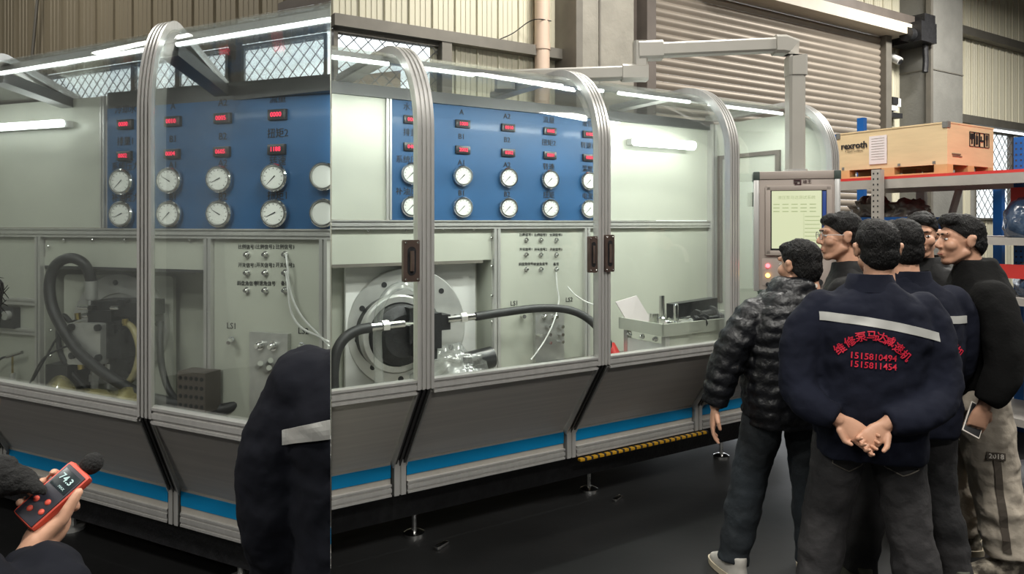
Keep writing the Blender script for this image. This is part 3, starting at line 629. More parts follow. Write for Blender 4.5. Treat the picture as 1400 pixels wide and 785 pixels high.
for x, y in ((99, 447), (135, 448), (100, 486), (136, 489)): u, z = FP.pix(x, y, -.27); put('bolt', bl, co, MF(FP, u, -.27, z))
obj('fitting', MB().tube([FV(125, 430, -.15), FV(125, 407, -.15)], .030, 8), M['steel_plate'], PM)
for x0, y0, x1, y1, r in ((108, 420, 122, 421, .016), (152, 421, 163, 421, .014), (113, 432, 121, 431, .014)): obj('plug_fitting', MB().tube([FV(x0, y0, -.24), FV(x1, y1, -.24)], r, 8), M['chrome'], PM)
for x, y in ((106, 428), (110, 496), (171, 436)): obj('brass_fitting', MB().tube([FV(x, y, -.22), FV(x+1, y+9, -.22)], .018, 8), M['brass'], PM)
for x, y0, y1, r in ((129, 497, 540, .022), (150, 497, 530, .026)): b = MB().tube([FV(x, y0, -.18), FV(x, y1, -.18)], r, 10); b.tube([FV(x, 512, -.18), FV(x, 521, -.18)], r*1.4, 6); obj('drain_fitting', b, M['steel_plate'], PM)
def hose(name, pts, r, label, m='black_rubber', clip=None, ends=None):
    root = obj(name, MB().tube(bez(pts), r, 12), M[m], clip=clip); tag(root, label, 'hose'); return root
h = hose('hydraulic_hose', [FV(125, 396, -.15), FV(123, 378, -.16), FV(114, 360, -.18), FV(96, 353, -.2), FV(77, 362, -.22), FV(68, 386, -.24), FV(71, 418, -.26), FV(86, 450, -.28), FV(110, 484, -.3), FV(148, 514, -.32), FV(190, 538, -.34), FV(225, 549, -.34), FV(262, 556, -.34), FV(300, 560, -.30), FV(332, 548, -.26), FV(352, 520, -.2), FV(362, 502, -.12)], .032, 'thick black hydraulic hose looping high over the pump with the square cover')
obj('crimp_sleeve', MB().tube([FV(125, 409, -.15), FV(124.7, 384, -.155)], .037, 12), M['steel_plate'], h)
hose('hydraulic_hose', [FV(96, 440, -.12), FV(86, 432, -.13), FV(80, 450, -.14), FV(82, 480, -.16), FV(95, 505, -.2), FV(118, 532, -.2)], .016, 'thin black hose curving down beside the square pump cover')
hose('hydraulic_hose', [FV(219, 440, -.06), FV(219, 475, -.1), FV(222, 505, -.12), FV(232, 535, -.15), FV(252, 556, -.2)], .020, 'black hose dropping behind the nearer arch post')
hose('hydraulic_hose', [FV(398, 512, -.15), FV(380, 528, -.2), FV(355, 545, -.22), FV(322, 556, -.2), FV(300, 560, -.18)], .020, 'black hose sagging from the dark jacket to the tray')
hose('drain_tube', [FV(170, 440, -.2), FV(182, 450, -.22), FV(190, 475, -.24), FV(187, 500, -.25), FV(178, 520, -.25), FV(165, 530, -.22)], .020, 'amber braided tube curving down the right of the pump', 'oil_film')
for k, pts in enumerate(([FV(45, 520, -.2), FV(62, 490, -.22), FV(78, 462, -.24), FV(96, 442, -.2), FV(108, 436, -.18)], [FV(40, 526, -.2), FV(58, 492, -.3), FV(80, 478, -.3), FV(97, 472, -.28)])):
    tag(obj('sensor_cable', MB().tube(bez(pts), .006, 6), M['ink']), ('thin black cable rising to the top of the pump', 'thin black cable arching to the square pump cover')[k], 'cable')
for k, (a, b_, y0) in enumerate(((391, 425, 352), (391, 424, 376))):
    tag(obj('signal_cable', MB().tube(bez([FB.at(391, y0-4, -.02), FB.at(393, y0+12, -.06), FB.at(398, y0+50, -.05), FB.at(412, y0+80-8*k, -.04), FB.at(436, y0+106-22*k, -.03), FB.at(450, y0+122-30*k, -.03)]), .006, 6), M['cable_white'], clip='L'), ('white signal cable plugged into the top row of the shaded signal panel', 'white signal cable plugged into the middle row of the shaded signal panel')[k], 'cable')
# oily plastic film and tray goods
film = MB(); n = 26
for j in range(5):
    for i in range(n+1):
        t = i/n; x = 55+t*145; y = 540-math.sin(t*PI*1.1)*8-22*max(0, math.sin(t*9))*(.4 if t > .35 else 1)+j*7
        film.v.append(tuple(FV(x, y, -.34-.05*j+.03*math.sin(t*21+j))))
film.f = [(j*(n+1)+i, j*(n+1)+i+1, (j+1)*(n+1)+i+1, (j+1)*(n+1)+i) for j in range(4) for i in range(n)]; film.m = [0]*len(film.f)
o = obj('plastic_film', film, M['oil_film'], fix=False, sharp=0); o.data.polygons.foreach_set('use_smooth', [True]*len(o.data.polygons)); md = o.modifiers.new('thick', 'SOLIDIFY'); md.thickness = .003; tag(o, 'crumpled oily amber plastic film lying under the pump', 'film')
tag(obj('motor_block', pbox(62, 92, 500, 545, -.25, -.05), M['display_black']), 'dark metal block standing in the tray under the cables', 'block')
fb_ = empty('filter_block', FB.at(265, 540, -.1)); tag(fb_, 'grey perforated block in the tray behind the arch post', 'block')
A = FB.pix(246, 560, -.12); B = FB.pix(284, 510, -.12); obj('block_body', MB().fbox(FB, A[0], B[0], -.14, -.02, A[1], B[1]), M['steel_greybrown'], fb_)
for i in range(5):
    for j in range(4): obj('hole', MB().lathe([(0,0), (.012,0), (.012,-.003), (0,-.003)], 8), M['ink'], fb_, MF(FB, A[0]+(B[0]-A[0])*(.12+.19*i), -.14, A[1]+(B[1]-A[1])*(.15+.23*j)))

# added fill lights, glowing streak strips and the tube lamp of the nearer bench
def fill_light(fr, a, b, v, z, e, tilt):  # area light added to brighten the inside of a bench
    ld = bpy.data.lights.new('bench_fill', 'AREA'); ld.shape = 'RECTANGLE'; ld.size = abs(b-a); ld.size_y = .05; ld.energy = e; ld.color = (.96, 1.0, .94)
    lo = bpy.data.objects.new('bench_fill', ld); COL.objects.link(lo); lo.matrix_basis = MF(fr, (a+b)/2, v, z, Matrix.Rotation(math.radians(tilt), 4, 'X'))
def strip(root, fr, a, b, v, z, r=.013, clip=None, m='glow_white'): return obj('streak_strip', MB().tube([fr.P(a, v, z), fr.P(b, v, z)], r, 8), M[m], root, clip=clip)  # glowing tube stands in for light streaks mirrored along the canopy
strip(BL, FL, -1.28, -.06, .27, 2.425, .010, 'L', 'glow_soft'); strip(BL, FL, .06, 1.2, .27, 2.425, .010, 'L', 'glow_soft')
tl = empty('tube_lamp', FB.at(40, 175, -.05)); tag(tl, 'glowing tube lamp on the panel of the shaded bench', 'lamp')
A = FB.pix(-40, 178, -.08); B = FB.pix(84, 174, -.08); obj('tube', MB().tube([FB.P(A[0], -.08, 2.275), FB.P(B[0], -.08, 2.275)], .024, 12), M['glow_white'], tl); obj('tube_holder', MB().fbox(FB, A[0], B[0], -.06, 0, 2.255, 2.295), M['white_plastic'], tl)
# levelling feet
for u in (-.9, .35): 
    obj('levelling_foot', MB().tube([FL.P(u, .6, 0), FL.P(u, .6, .02)], .06, 14).tube([FL.P(u, .6, .02), FL.P(u, .6, .13)], .015, 8), M['steel_plate'], BL)
fill_light(FL, -1.28, -.06, .30, 2.40, 3.2, 30); fill_light(FL, .06, .9, .30, 2.40, 1.9, 30); fill_light(FL, -2.6, -1.4, .30, 2.40, 2.6, 30)
# ------------------------------------------------------------------ long bench of the right half
VB = 1.09
BR = empty('test_bench', FR.P(1.4, .5, 0), FR.ang); tag(BR, 'long bright glazed test bench that the men stand beside', 'test bench')
ARR = [0.0, 1.063, 2.10, 3.13]
bench_shell(BR, FR, 'R', ARR, -1.1, 3.13, .29, VB+.02, 2.50, 2.49, .36, dict(pale='panel_pale', glass='canopy_clear'))
PR = lambda px: FR.pix(px, 0, VB)[0]
u0 = -.6
pan('back_panel', BR, FR, u0, PR(527), VB, VB+.01, 1.67, 2.48, 'panel_pale', 'R')
obj('back_post', vpost(FR, PR(530.5), VB, 1.67, 2.46, .035, .02), M['alu'], BR, clip='R')
pan('gauge_panel', BR, FR, PR(534), 1.955, VB, VB+.012, 1.665, 2.42, 'panel_blue', 'R')
pan('back_panel', BR, FR, PR(534), 1.955, VB, VB+.01, 2.42, 2.48, 'panel_pale', 'R')
obj('back_post', vpost(FR, 1.975, VB, 1.67, 2.46, .035, .02), M['alu'], BR)
pan('back_panel', BR, FR, 1.995, 3.15, VB, VB+.01, 1.67, 2.48, 'panel_pale', 'R')
obj('back_rail', rail(FR, u0, 3.13, VB, 1.612, 1.668, .03, 2), M['alu'], BR, clip='R')
for px in (677, 800): obj('back_post', vpost(FR, PR(px), VB, .45, 1.612, .05), M['alu'], BR)
obj('back_post', vpost(FR, 3.12, VB, .45, 2.46, .06, .05), M['alu'], BR)
zr = 1.404
pan('back_panel', BR, FR, u0, PR(672), VB, VB+.012, zr, 1.612, 'panel_pale', 'R')
pan('signal_panel', BR, FR, PR(682), PR(797), VB, VB+.01, .45, 1.612, 'panel_pale', 'R')
pan('back_panel', BR, FR, PR(803), 3.15, VB, VB+.01, .45, 1.612, 'panel_pale', 'R')
r_ = MB().fbox(FR, u0, PR(672), VB+.20, VB+.21, .45, zr+.05); r_.fbox(FR, PR(672), PR(672)+.01, VB, VB+.21, .45, zr+.05); r_.fbox(FR, u0, PR(672), VB+.012, VB+.21, zr+.03, zr+.05); obj('recess', r_, M['panel_pale'], BR, clip='R')
obj('recess_trim', MB().fbox(FR, u0, PR(660), VB-.004, VB+.03, zr-.02, zr), M['steel_grey'], BR, clip='R')
obj('drip_tray', MB().fbox(FR, -1, 3.13, .30, VB+.2, .50, .52), M['steel_grey'], BR, clip='R')
# far end wall
pl = [(.03, .5), (VB, .5), (VB, 2.46), (.36, 2.46)]+[(.36-.33*math.sin(a), 2.10+.36*math.cos(a)) for a in np.linspace(0, PI/2, 9)][1:]
obj('end_wall', MB().prism(pl, 3.150, 3.160, lambda a, b, h: FR.P(h, a, b)), M['panel_pale'], BR)
q = FR.P(3.20, .75, 0)
for a in ((.42, .46, 1.0, 2.20), (.46, 1.02, 2.17, 2.20), (.98, 1.02, 1.0, 2.2)): obj('hatch_frame', MB().fbox(FR, 3.130, 3.151, a[0], a[1], a[2], a[3]), M['steel_greybrown'], BR)
# gauges and displays
ROT = Matrix.Rotation(math.radians(-9), 4, 'Z')
for i, u in enumerate((.428, .792, 1.142, 1.489, 1.835)):
    gauge(BR, MF(FR, u, VB-.02, 1.957, ROT), 0, 1.0); gauge(BR, MF(FR, u, VB-.02, 1.754, ROT), 0 if i else 0, 1.0)
    display(BR, MF(FR, u+.005, VB, 2.298), ('0000', '1000', '0010', '0005', '0100')[i], 1.0); display(BR, MF(FR, u+.005, VB, 2.128), ('0402', '2002', '0202', '0001', '0001')[i], 1.0)
    for s, z in ((('水温', 'A', 'A2', '流量', '液位')[i], 2.375), (('排量', 'B1', 'B2', '扭矩2', '转速1')[i], 2.215), (('系统压力', 'A1', 'A2', '转速', '温度')[i], 2.045), (('补油压力', 'B1', 'B2', '扭矩', '电流')[i], 1.845)):
        text('lettering', s, .05, M['ink'], BR, MF(FR, u, VB-.003, z))
for j, (yl, yc) in enumerate(((321, 328), (341, 348), (361, 368))):
    for i, px in enumerate((719, 739, 760)):
        u, z = FR.pix(px, yc, VB); put('connector', CONM, BR, MF(FR, u, VB, z)); text('lettering', SIG[j][i], .0245, M['ink'], BR, MF(FR, u, VB-.002, z+.034))
for s, x, y in (('LS1', 703, 415), ('LS2', 778, 410)): u, z = FR.pix(x, y, VB); text('lettering', s, .045, M['ink'], BR, MF(FR, u, VB-.002, z))
ua, za = FR.pix(729, 495, VB); ub, zb = FR.pix(768, 420, VB)
mb_ = obj('port_block', MB().fbox(FR, ua, ub, VB-.03, VB, za, zb), M['steel_plate'], BR); obj('block_lip', MB().fbox(FR, ua-.02, ub+.02, VB-.05, VB, zb, zb+.012), M['alu_dark'], mb_)
for x, y, s in ((740, 432, 1.3), (754, 432, 1.5)): u, z = FR.pix(x, y, VB); put('connector', CONM, mb_, MF(FR, u, VB-.03, z) @ Matrix.Scale(s, 4))
for x, y in ((738, 458), (751, 446), (751, 457), (751, 468), (768, 446), (768, 457), (768, 467)): obj('port_fitting', MB().tube([FR.at(x-4, y, VB-.03), FR.at(x+2, y+1, VB-.09)], .012, 8), M['chrome'], mb_)
for x, y in ((714, 432),): obj('quick_coupler', MB().tube([FR.at(x, y, VB), FR.at(x+3, y+1, VB-.08)], .014, 8), M['chrome'], BR)
for x, y in ((502, 315), (553, 314), (606, 313), (646, 313), (671, 325), (671, 364), (671, 404), (671, 440)): u, z = FR.pix(x, y, VB); put('screw', BOLTC, BR, MF(FR, u, VB-.012, z) @ Matrix.Scale(1.2, 4))
# flange and pump
A = FR.pix(471, 545, VB+.14); B = FR.pix(655, 362, VB+.14)
obj('mounting_plate', MB().fbox(FR, A[0], FR.pix(648, 0, VB+.14)[0], VB+.12, VB+.15, A[1], 1.395), M['white_plastic'], BR)
uc, zc = FR.pix(557, 449, VB+.06)
flange(BR, MF(FR, uc, VB+.06, zc, Matrix.Rotation(math.radians(-10), 4, 'Z')), .385, 10, .21, off=.28)
PM = empty('hydraulic_pump', FR.at(565, 520, VB-.1)); tag(PM, 'black hydraulic pump in clear wrap on the wide flange disc', 'pump')
FV = lambda x, y, v: FR.at(x, y, VB+v)
u, z = FR.pix(548, 458, VB-.05)
obj('pump_housing', MB().lathe([(0,.15), (.235,.15), (.235,.05), (.20,.03), (.185,-.06), (.13,-.10), (0,-.10)], 32), M['black_iron'], PM, MF(FR, u, VB-.02, z))
obj('pump_collar', MB().lathe([(.20,.04), (.245,.04), (.245,.0), (.235,-.01), (.20,-.01), (.20,.04)], 36), M['steel_plate'], PM, MF(FR, u, VB-.02, z))
def rbox(x0, x1, y0, y1, v0, v1):
    A = FR.pix(x0, y1, VB+v0); B = FR.pix(x1, y0, VB+v0); return MB().fbox(FR, A[0], B[0], VB+v0, VB+v1, A[1], B[1])
b = rbox(585, 604, 428, 478, -.18, 0.02)
for a in ((602, 616, 430, 452, -.17, -.04), (570, 592, 445, 490, -.2, -.02), (588, 598, 475, 492, -.17, -.05), (560, 582, 420, 470, -.16, 0)): bb = rbox(*a); b.add(bb.v, bb.f, 0)
obj('valve_block', b, M['black_iron'], PM)
def fitting(root, pts, r): 
    b = MB().tube(pts, r, 10); m_ = (Vector(pts[0])+Vector(pts[-1]))/2; d = (Vector(pts[-1])-Vector(pts[0])).normalized()
    b.tube([m_-d*.02, m_+d*.02], r*1.5, 6); return obj('fitting', b, M['chrome'], root)
h = hose('hydraulic_hose', [FV(506, 448, -.25), FV(488, 452, -.26), FV(470, 464, -.27), FV(459, 485, -.28), FV(456, 515, -.29), FV(457, 545, -.3)], .030, 'black hydraulic hose bending down at the left of the wide flange')
fitting(h, [FV(499, 449, -.25), FV(552, 443, -.22)], .023)
obj('nozzle', MB().tube([FV(550, 443, -.22), FV(563, 443, -.18)], .014, 8), M['chrome'], h)
h = hose('hydraulic_hose', [FV(650, 433, -.2), FV(690, 427, -.22), FV(730, 422, -.24), FV(765, 422, -.28), FV(790, 428, -.34), FV(810, 441, -.4), FV(826, 460, -.45), FV(838, 482, -.5)], .027, 'black ribbed hydraulic hose running sideways from pump to arch')
fitting(h, [FV(612, 437, -.17), FV(655, 432, -.2)], .022)
obj('red_sleeve', MB().tube([FV(834, 472, -.47), FV(842, 486, -.52)], .034, 12), M['rack_red'] if 'rack_red' in M else M['led_red'], h)
glass('clear_wrap', (.95,.96,.95), .12, .2, .14, hazecol=(.85,.87,.86))
tb = tag(obj('drain_tube', MB().tube(bez([FV(519, 530, -.2), FV(517, 490, -.2), FV(516, 455, -.2), FV(520, 420, -.2), FV(533, 398, -.2), FV(553, 390, -.2), FV(572, 396, -.18)]), .026, 10), M['clear_wrap']), 'clear braided tube arching over the black pump', 'tube')
tag(lump('plastic_wrap', FV(612, 505, -.15), (.20, .10, .13), M['clear_wrap'], 4, .5, 4), 'crumpled clear plastic wrap below the black pump', 'plastic wrap')
tag(obj('motor_cover', MB().tube([FV(640, 496, -.1), FV(672, 488, -.1)], .07, 16), M['display_black']), 'black round motor cover beside the signal panel post', 'cover')
cbl = [(760, 372, -.03), (762, 395, -.05), (764, 412, -.06), (757, 440, -.12), (745, 465, -.2), (735, 480, -.25), (726, 492, -.28)]
tag(obj('signal_cable', MB().tube(bez([FV(*p) for p in cbl]), .005, 6), M['cable_white']), 'thin white cable slanting down in front of the steel port block', 'cable')
tag(obj('signal_cable', MB().tube(bez([FV(776, 392, -.05), FV(786, 403, -.08), FV(800, 412, -.12), FV(815, 418, -.15)]), .005, 6), M['cable_white']), 'short white cable beside the LS2 lettering', 'cable')
# flush door handles
def handle(name, px0, px1, y0, y1):
    A = FR.pix(px0, y1, -.045); B = FR.pix(px1, y0, -.045); hp = obj(name, MB().prism(rrect(A[0], B[0], A[1], B[1], .006), -.052, -.030, lambda a, b, h: FR.P(a, h, b)), M['bronze'], BR)
    w_ = B[0]-A[0]; c = (A[0]+B[0])/2
    obj('grip_recess', MB().prism(rrect(c-w_*.26, c+w_*.26, A[1]+.03, B[1]-.03, w_*.25, 6), -.0535, -.040, lambda a, b, h: FR.P(a, h, b)), M['black_iron'], hp)
    obj('grip', MB().tube([FR.P(c, -.055, A[1]+.05), FR.P(c, -.058, (A[1]+B[1])/2), FR.P(c, -.055, B[1]-.05)], w_*.13, 8), M['bronze'], hp)
    for z in (A[1]+.012, B[1]-.012):
        for x in (A[0]+.01, B[0]-.01): put('screw', BOLTC, hp, MF(FR, x, -.052, z) @ Matrix.Scale(.6, 4))
    return hp
handle('door_handle', 551, 573, 328, 386); handle('door_handle', 805, 816, 323, 373); handle('door_handle', 827, 839, 321, 372)
# glowing strips for the light streaks mirrored in the canopy, and the tube lamp
for a, b in ((-.6, -.06), (.07, .42), (.80, 1.0), (1.12, 1.30), (1.42, 2.02), (2.20, 2.95)): strip(BR, FR, a, b, .26, 2.435, .010, 'R')
tl = empty('tube_lamp', FR.P(2.6, VB-.05, 2.25), FR.ang); tag(tl, 'glowing tube lamp on the pale back panel of the long bench', 'lamp')
A = FR.pix(868, 200, VB-.09); B = FR.pix(948, 200, VB-.09)
obj('tube', MB().tube([FR.P(A[0], VB-.09, 2.265), FR.P(B[0], VB-.09, 2.265)], .035, 12), M['glow_white'], tl); obj('tube_holder', MB().fbox(FR, A[0], B[0], VB-.07, VB, 2.24, 2.29), M['white_plastic'], tl)
# yellow black drag chain and levelling feet under the rail
mat('hazard_yellow', srgb(168,126,24), .5)
ch = empty('drag_chain', FR.P(1.2, .27, .27)); tag(ch, 'yellow and black drag chain under the bottom rail', 'chain')
lk = MB().bbox((0, 0, 0), (.034, .03, .016), .004)
ly = lk.mesh('link', M['hazard_yellow']); lb = MB().bbox((0, 0, 0), (.016, .03, .020), .003).mesh('link', M['ink'])
for i in range(22):
    u = 1.13+i*.048; put('link', ly, ch, MF(FR, u, .25, .276)); put('link', lb, ch, MF(FR, u+.024, .25, .276))
for u in (.15, 1.32, 2.5): 
    b = MB().tube([FR.P(u, .42, 0), FR.P(u, .42, .018), FR.P(u, .42, .03)], [.055, .055, .03], 14); b.tube([FR.P(u, .42, .02), FR.P(u, .42, .13)], .014, 8); obj('levelling_foot', b, M['chrome'], BR)
    tag(obj('floor_clip', MB().bbox((0, 0, 0), (.09, .03, .016), .004), M['chrome'], M=MF(FR, u+.06, .22, .010, Matrix.Rotation(.4, 4, 'Z'))), {.15: 'small bright clamp plate on the floor below the first arch', 1.32: 'small bright clamp plate on the floor below the second arch', 2.5: 'small bright clamp plate on the floor near the puffer jacket'}[u], 'clamp')

fill_light(FR, -.6, .95, .30, 2.41, 17, 30); fill_light(FR, 1.15, 2.0, .30, 2.41, 13, 30); fill_light(FR, 2.2, 3.0, .30, 2.41, 13, 30)  # added fill inside the long bench
obj('inner_shelf', MB().fbox(FR, 1.55, 3.1, .17, VB, .66, .68), M['steel_grey'], BR)
# ------------------------------------------------------------------ tool cart inside the far bay
TC = empty('tool_cart', FR.P(1.9, .35, .68)); tag(TC, 'pale green tool cart with a lipped tray inside the far bay', 'cart')
cu0, cu1, cv0, cv1 = 1.68, 2.55, .15, .56
for a in ((cu0, cu1, cv0, cv0+.012, .965, 1.03), (cu0, cu1, cv1-.012, cv1, .965, 1.03), (cu0, cu0+.012, cv0, cv1, .965, 1.03), (cu1-.012, cu1, cv0, cv1, .965, 1.03), (cu0, cu1, cv0, cv1, .955, .967)): obj('tray_side', MB().fbox(FR, *a), M['panel_pale'], TC)
for u in (cu0+.03, cu1-.06):
    for v in (cv0+.01, cv1-.05): obj('leg', MB().fbox(FR, u, u+.035, v, v+.035, .68, .955), M['alu'], TC)
obj('side_panel', MB().fbox(FR, cu0+.07, cu1-.07, cv0+.02, cv0+.03, .70, .955), M['panel_pale'], TC); obj('side_panel', MB().fbox(FR, cu0+.035, cu0+.045, cv0+.05, cv1-.05, .70, .90), M['white_plastic'], TC)
for i in range(3): put('hook', CONM, TC, MF(FR, cu0+.02, cv0+.08+.12*i, .93, Matrix.Rotation(-PI/2, 4, 'Z')))
def tool(name, mb, m, label, cat): return tag(obj(name, mb, M[m]), label, cat)
zt_ = .967
TP = lambda du, dv, dz=0: FR.P(cu0+du, cv0+dv, zt_+dz)
tool('steel_cylinder', MB().tube([TP(.13, .22), TP(.13, .22, .10)], .032, 16).tube([TP(.13, .22, .03), TP(.13, .22, .05)], .035, 16), 'chrome', 'short chrome cylinder at the left corner of the tool tray', 'cylinder')
s_ = MB().tube([TP(.21, .10), TP(.21, .10, .055), TP(.21, .10, .06), TP(.21, .10, .16), TP(.21, .10, .17)], [.03, .03, .016, .016, .008], 14); tool('spindle', s_, 'chrome', 'tall chrome spindle standing near the front of the tool tray', 'spindle')
tool('spindle', MB().tube([TP(.28, .30), TP(.28, .30, .05), TP(.28, .30, .06), TP(.28, .30, .20)], [.03, .03, .018, .018], 14), 'chrome', 'chrome spindle with thick foot at the back of the tool tray', 'spindle')
b = MB().hexa([TP(.06, .36), TP(.22, .30), TP(.22, .31), TP(.06, .37), TP(.0, .44, .16), TP(.13, .38, .20), TP(.13, .388, .20), TP(.0, .448, .16)]); tool('plastic_sheet', b, 'paper', 'pale plastic sheet leaning at the back of the tool tray', 'sheet')
tool('black_toolbox', MB().hexa([TP(.42, .33), TP(.85, .33), TP(.85, .40), TP(.42, .40), TP(.42, .33, .13), TP(.85, .33, .15), TP(.85, .40, .15), TP(.42, .40, .13)]), 'black_iron', 'long black case lying along the back of the tool tray', 'case')
random.seed(11)
TL = ('chrome wrench lying nearest the front lip of the tool tray', 'chrome wrench beside the spindle foot in the tool tray', 'long chrome spanner lying across the middle of the tool tray', 'chrome rod lying by the black case in the tool tray', 'short chrome spanner lying at the far side of the tool tray', 'black handled driver lying in the middle of the tool tray', 'thick black grip lying at the far side of the tool tray', 'dark socket lying behind the front lip of the tool tray')
for i, (u, v, l, a, r, m) in enumerate(((.32, .08, .24, .2, .010, 'chrome'), (.30, .16, .2, -.3, .012, 'chrome'), (.45, .20, .34, .1, .010, 'chrome'), (.48, .28, .28, -.1, .012, 'chrome'), (.66, .12, .18, .5, .012, 'chrome'), (.50, .10, .22, -.2, .022, 'black_iron'), (.62, .24, .2, .15, .030, 'black_rubber'), (.40, .05, .1, .6, .024, 'black_iron'))):
    p, q = TP(u-l/2*math.cos(a), v-l/2*math.sin(a), r+.02), TP(u+l/2*math.cos(a), v+l/2*math.sin(a), r+.03); t = (q-p)
    b = MB().tube([p, p+t*.12, p+t*.16, p+t*.84, p+t*.88, q], [r*1.6, r*1.6, r, r, r*1.7, r*1.7], 8); tool('hand_tool', b, m, TL[i], 'tool')

# ------------------------------------------------------------------ control console on its swing arm
mat('console_grey', srgb(168,156,148), .45, .1, .04); mat('console_side', srgb(190,198,196), .45, .1, .03); mat('console_dark', srgb(60,72,66), .5)
mat('arm_grey', srgb(168,164,156), .45, .1, .04); mat('screen_on', (.05,.05,.04), .3, emit=srgb(222,228,186), estr=.9); mat('screen_blue', (.02,.05,.2), .3, emit=srgb(30,60,130), estr=.4); mat('screen_line', srgb(150,160,120), .5, emit=srgb(150,160,120), estr=.6)
mat('button_red', (.8,.02,.02), .4, emit=(1,.10,.12), estr=5); mat('button_amber', (.9,.4,.05), .4, emit=(1,.55,.12), estr=5); mat('logo_dark', srgb(62,30,34), .5)
CC = Vector((1.745, 4.40, 0)); CR = math.radians(-17)   # console faces the men and the camera
CON = empty('control_console', (CC.x, CC.y, 1.2), CR); tag(CON, 'grey control console with a lit screen hanging from the swing arm', 'console')
T = lambda p: Matrix.Translation((CC.x, CC.y, 0)) @ Matrix.Rotation(CR, 4, 'Z') @ Vector(p)
def cbox(c, d, b=.006): mb = MB().bbox(c, d, b); mb.v = [tuple(T(p)) for p in mb.v]; return mb
obj('cabinet', cbox((0, .10, 1.575), (.47, .20, .69)), M['console_grey'], CON)
for s in (-1, 1): obj('side_profile', cbox((s*.238, .10, 1.575), (.020, .18, .69)), M['console_side'], CON); obj('corner_profile', cbox((s*.232, .004, 1.575), (.034, .03, .70), .010), M['alu'], CON)
obj('top_cap', cbox((0, .10, 1.945), (.44, .215, .05)), M['console_grey'], CON)
for s in (-1, 1): obj('cap_corner', cbox((s*.232, .10, 1.942), (.04, .225, .055)), M['console_dark'], CON)
obj('side_vent', cbox((-.249, .12, 1.80), (.006, .07, .09)), M['ink'], CON)
fr_ = MB()
for c, d in (((.01, -.008, 1.865), (.37, .024, .03)), ((.01, -.008, 1.465), (.37, .024, .03)), ((-.165, -.008, 1.665), (.03, .024, .42)), ((.185, -.008, 1.665), (.03, .024, .42))): bb = cbox(c, d, .003); fr_.add(bb.v, bb.f)
obj('screen_frame', fr_, M['console_grey'], CON)
sb = obj('screen', cbox((.01, -.003, 1.665), (.33, .012, .385), .002), M['display_black'], CON)
obj('display_area', cbox((-.0, -.0095, 1.670), (.285, .003, .355), .001), M['screen_on'], sb); obj('side_bar', cbox((.158, -.0095, 1.665), (.02, .003, .36), .001), M['screen_blue'], sb)
TM = lambda x, y, z: Matrix.Translation(T((x, y, z))) @ Matrix.Rotation(CR, 4, 'Z')
text('lettering', '液压泵马达测试系统', .024, M['screen_line'], sb, TM(0, -.012, 1.805))
for i in range(3):
    for j in range(5): obj('text_line', cbox((-.115+j*.052, -.0115, 1.765-i*.022), (.036, .001, .006), .0002), M['screen_line'], sb)
for i in range(7): obj('text_line', cbox((.09, -.0115, 1.69-i*.024), (.085, .001, .005), .0002), M['screen_line'], sb)
obj('table_edge', cbox((.042, -.0115, 1.61), (.002, .001, .2), .0002), M['screen_line'], sb)
lg = MB()
for c, d in (((.005, -.004, 1.912), (.04, .012, .008)), ((.008, -.004, 1.885), (.034, .012, .008)), ((.024, -.004, 1.898), (.009, .012, .034)), ((-.004, -.004, 1.898), (.022, .012, .007))): bb = cbox(c, d, .001); lg.add(bb.v, bb.f)
obj('maker_mark', lg, M['logo_dark'], CON); text('lettering', '迪王', .026, M['logo_dark'], CON, TM(.062, -.003, 1.902))
for x, z, m in ((-.165, 1.385, 'button_red'), (-.165, 1.325, 'button_amber'), (-.165, 1.27, 'ink')):
    b = MB().lathe([(0,.0), (.013,.0), (.013,-.012), (0,-.015)], 14); obj('lamp_button', b, M[m], CON, TM(x, -.001, z))
obj('key_switch', MB().lathe([(0,.0), (.02,.0), (.02,-.02), (0,-.02)], 14), M['ink'], CON, TM(.13, -.001, 1.29))
obj('control_plate', cbox((0, .0, 1.345), (.40, .006, .17), .002), M['console_grey'], CON)
obj('bottom_cap', cbox((0, .10, 1.222), (.45, .21, .03)), M['console_dark'], CON)
# swing arm
SA = empty('swing_arm', at(875, 100, 4.47)); tag(SA, 'grey square tube swing arm reaching over the bench to the console', 'arm')
def beam(pts, w_, h_):
    mb = MB(); vs = []
    for i, p in enumerate(pts):
        p = Vector(p); t = (Vector(pts[min(i+1, len(pts)-1)])-Vector(pts[max(i-1, 0)])).normalized(); s = t.cross(Vector((0,0,1))) if abs(t.z) < .9 else Vector((.0, -1, 0)); s.normalize(); n = s.cross(t).normalized()
        c = .72
        for a, b in ((-1,-c), (-c,-1), (c,-1), (1,-c), (1,c), (c,1), (-c,1), (-1,c)): vs.append(p+s*a*w_/2+n*b*h_/2)
    k = len(pts); fs = [(i*8+j, i*8+(j+1) % 8, (i+1)*8+(j+1) % 8, (i+1)*8+j) for i in range(k-1) for j in range(8)]+[tuple(range(8))[::-1], tuple(range((k-1)*8, k*8))]
    return mb.add(vs, fs)
Yc = 4.48; tp = at(1087, 64, Yc)
obj('down_tube', beam([at(1087, 238, Yc), at(1087, 92, Yc)], .10, .10), M['arm_grey'], SA)
obj('collar', beam([at(1087, 240, Yc), at(1087, 232, Yc)], .12, .12), M['alu'], SA)
obj('elbow', beam([at(1088, 104, Yc), at(1088, 78, Yc), at(1082, 66, Yc), at(1070, 62, Yc), at(1058, 62, Yc)], .115, .115), M['arm_grey'], SA)
obj('upper_arm', beam([at(1062, 62, Yc), at(898, 69, 4.52)], .09, .085), M['arm_grey'], SA)
obj('upper_joint', beam([at(905, 69, 4.52), at(872, 70, 4.52)], .11, .115), M['arm_grey'], SA)
obj('knuckle', beam([at(875, 57, 4.52), at(875, 110, 4.52)], .085, .085), M['arm_grey'], SA)
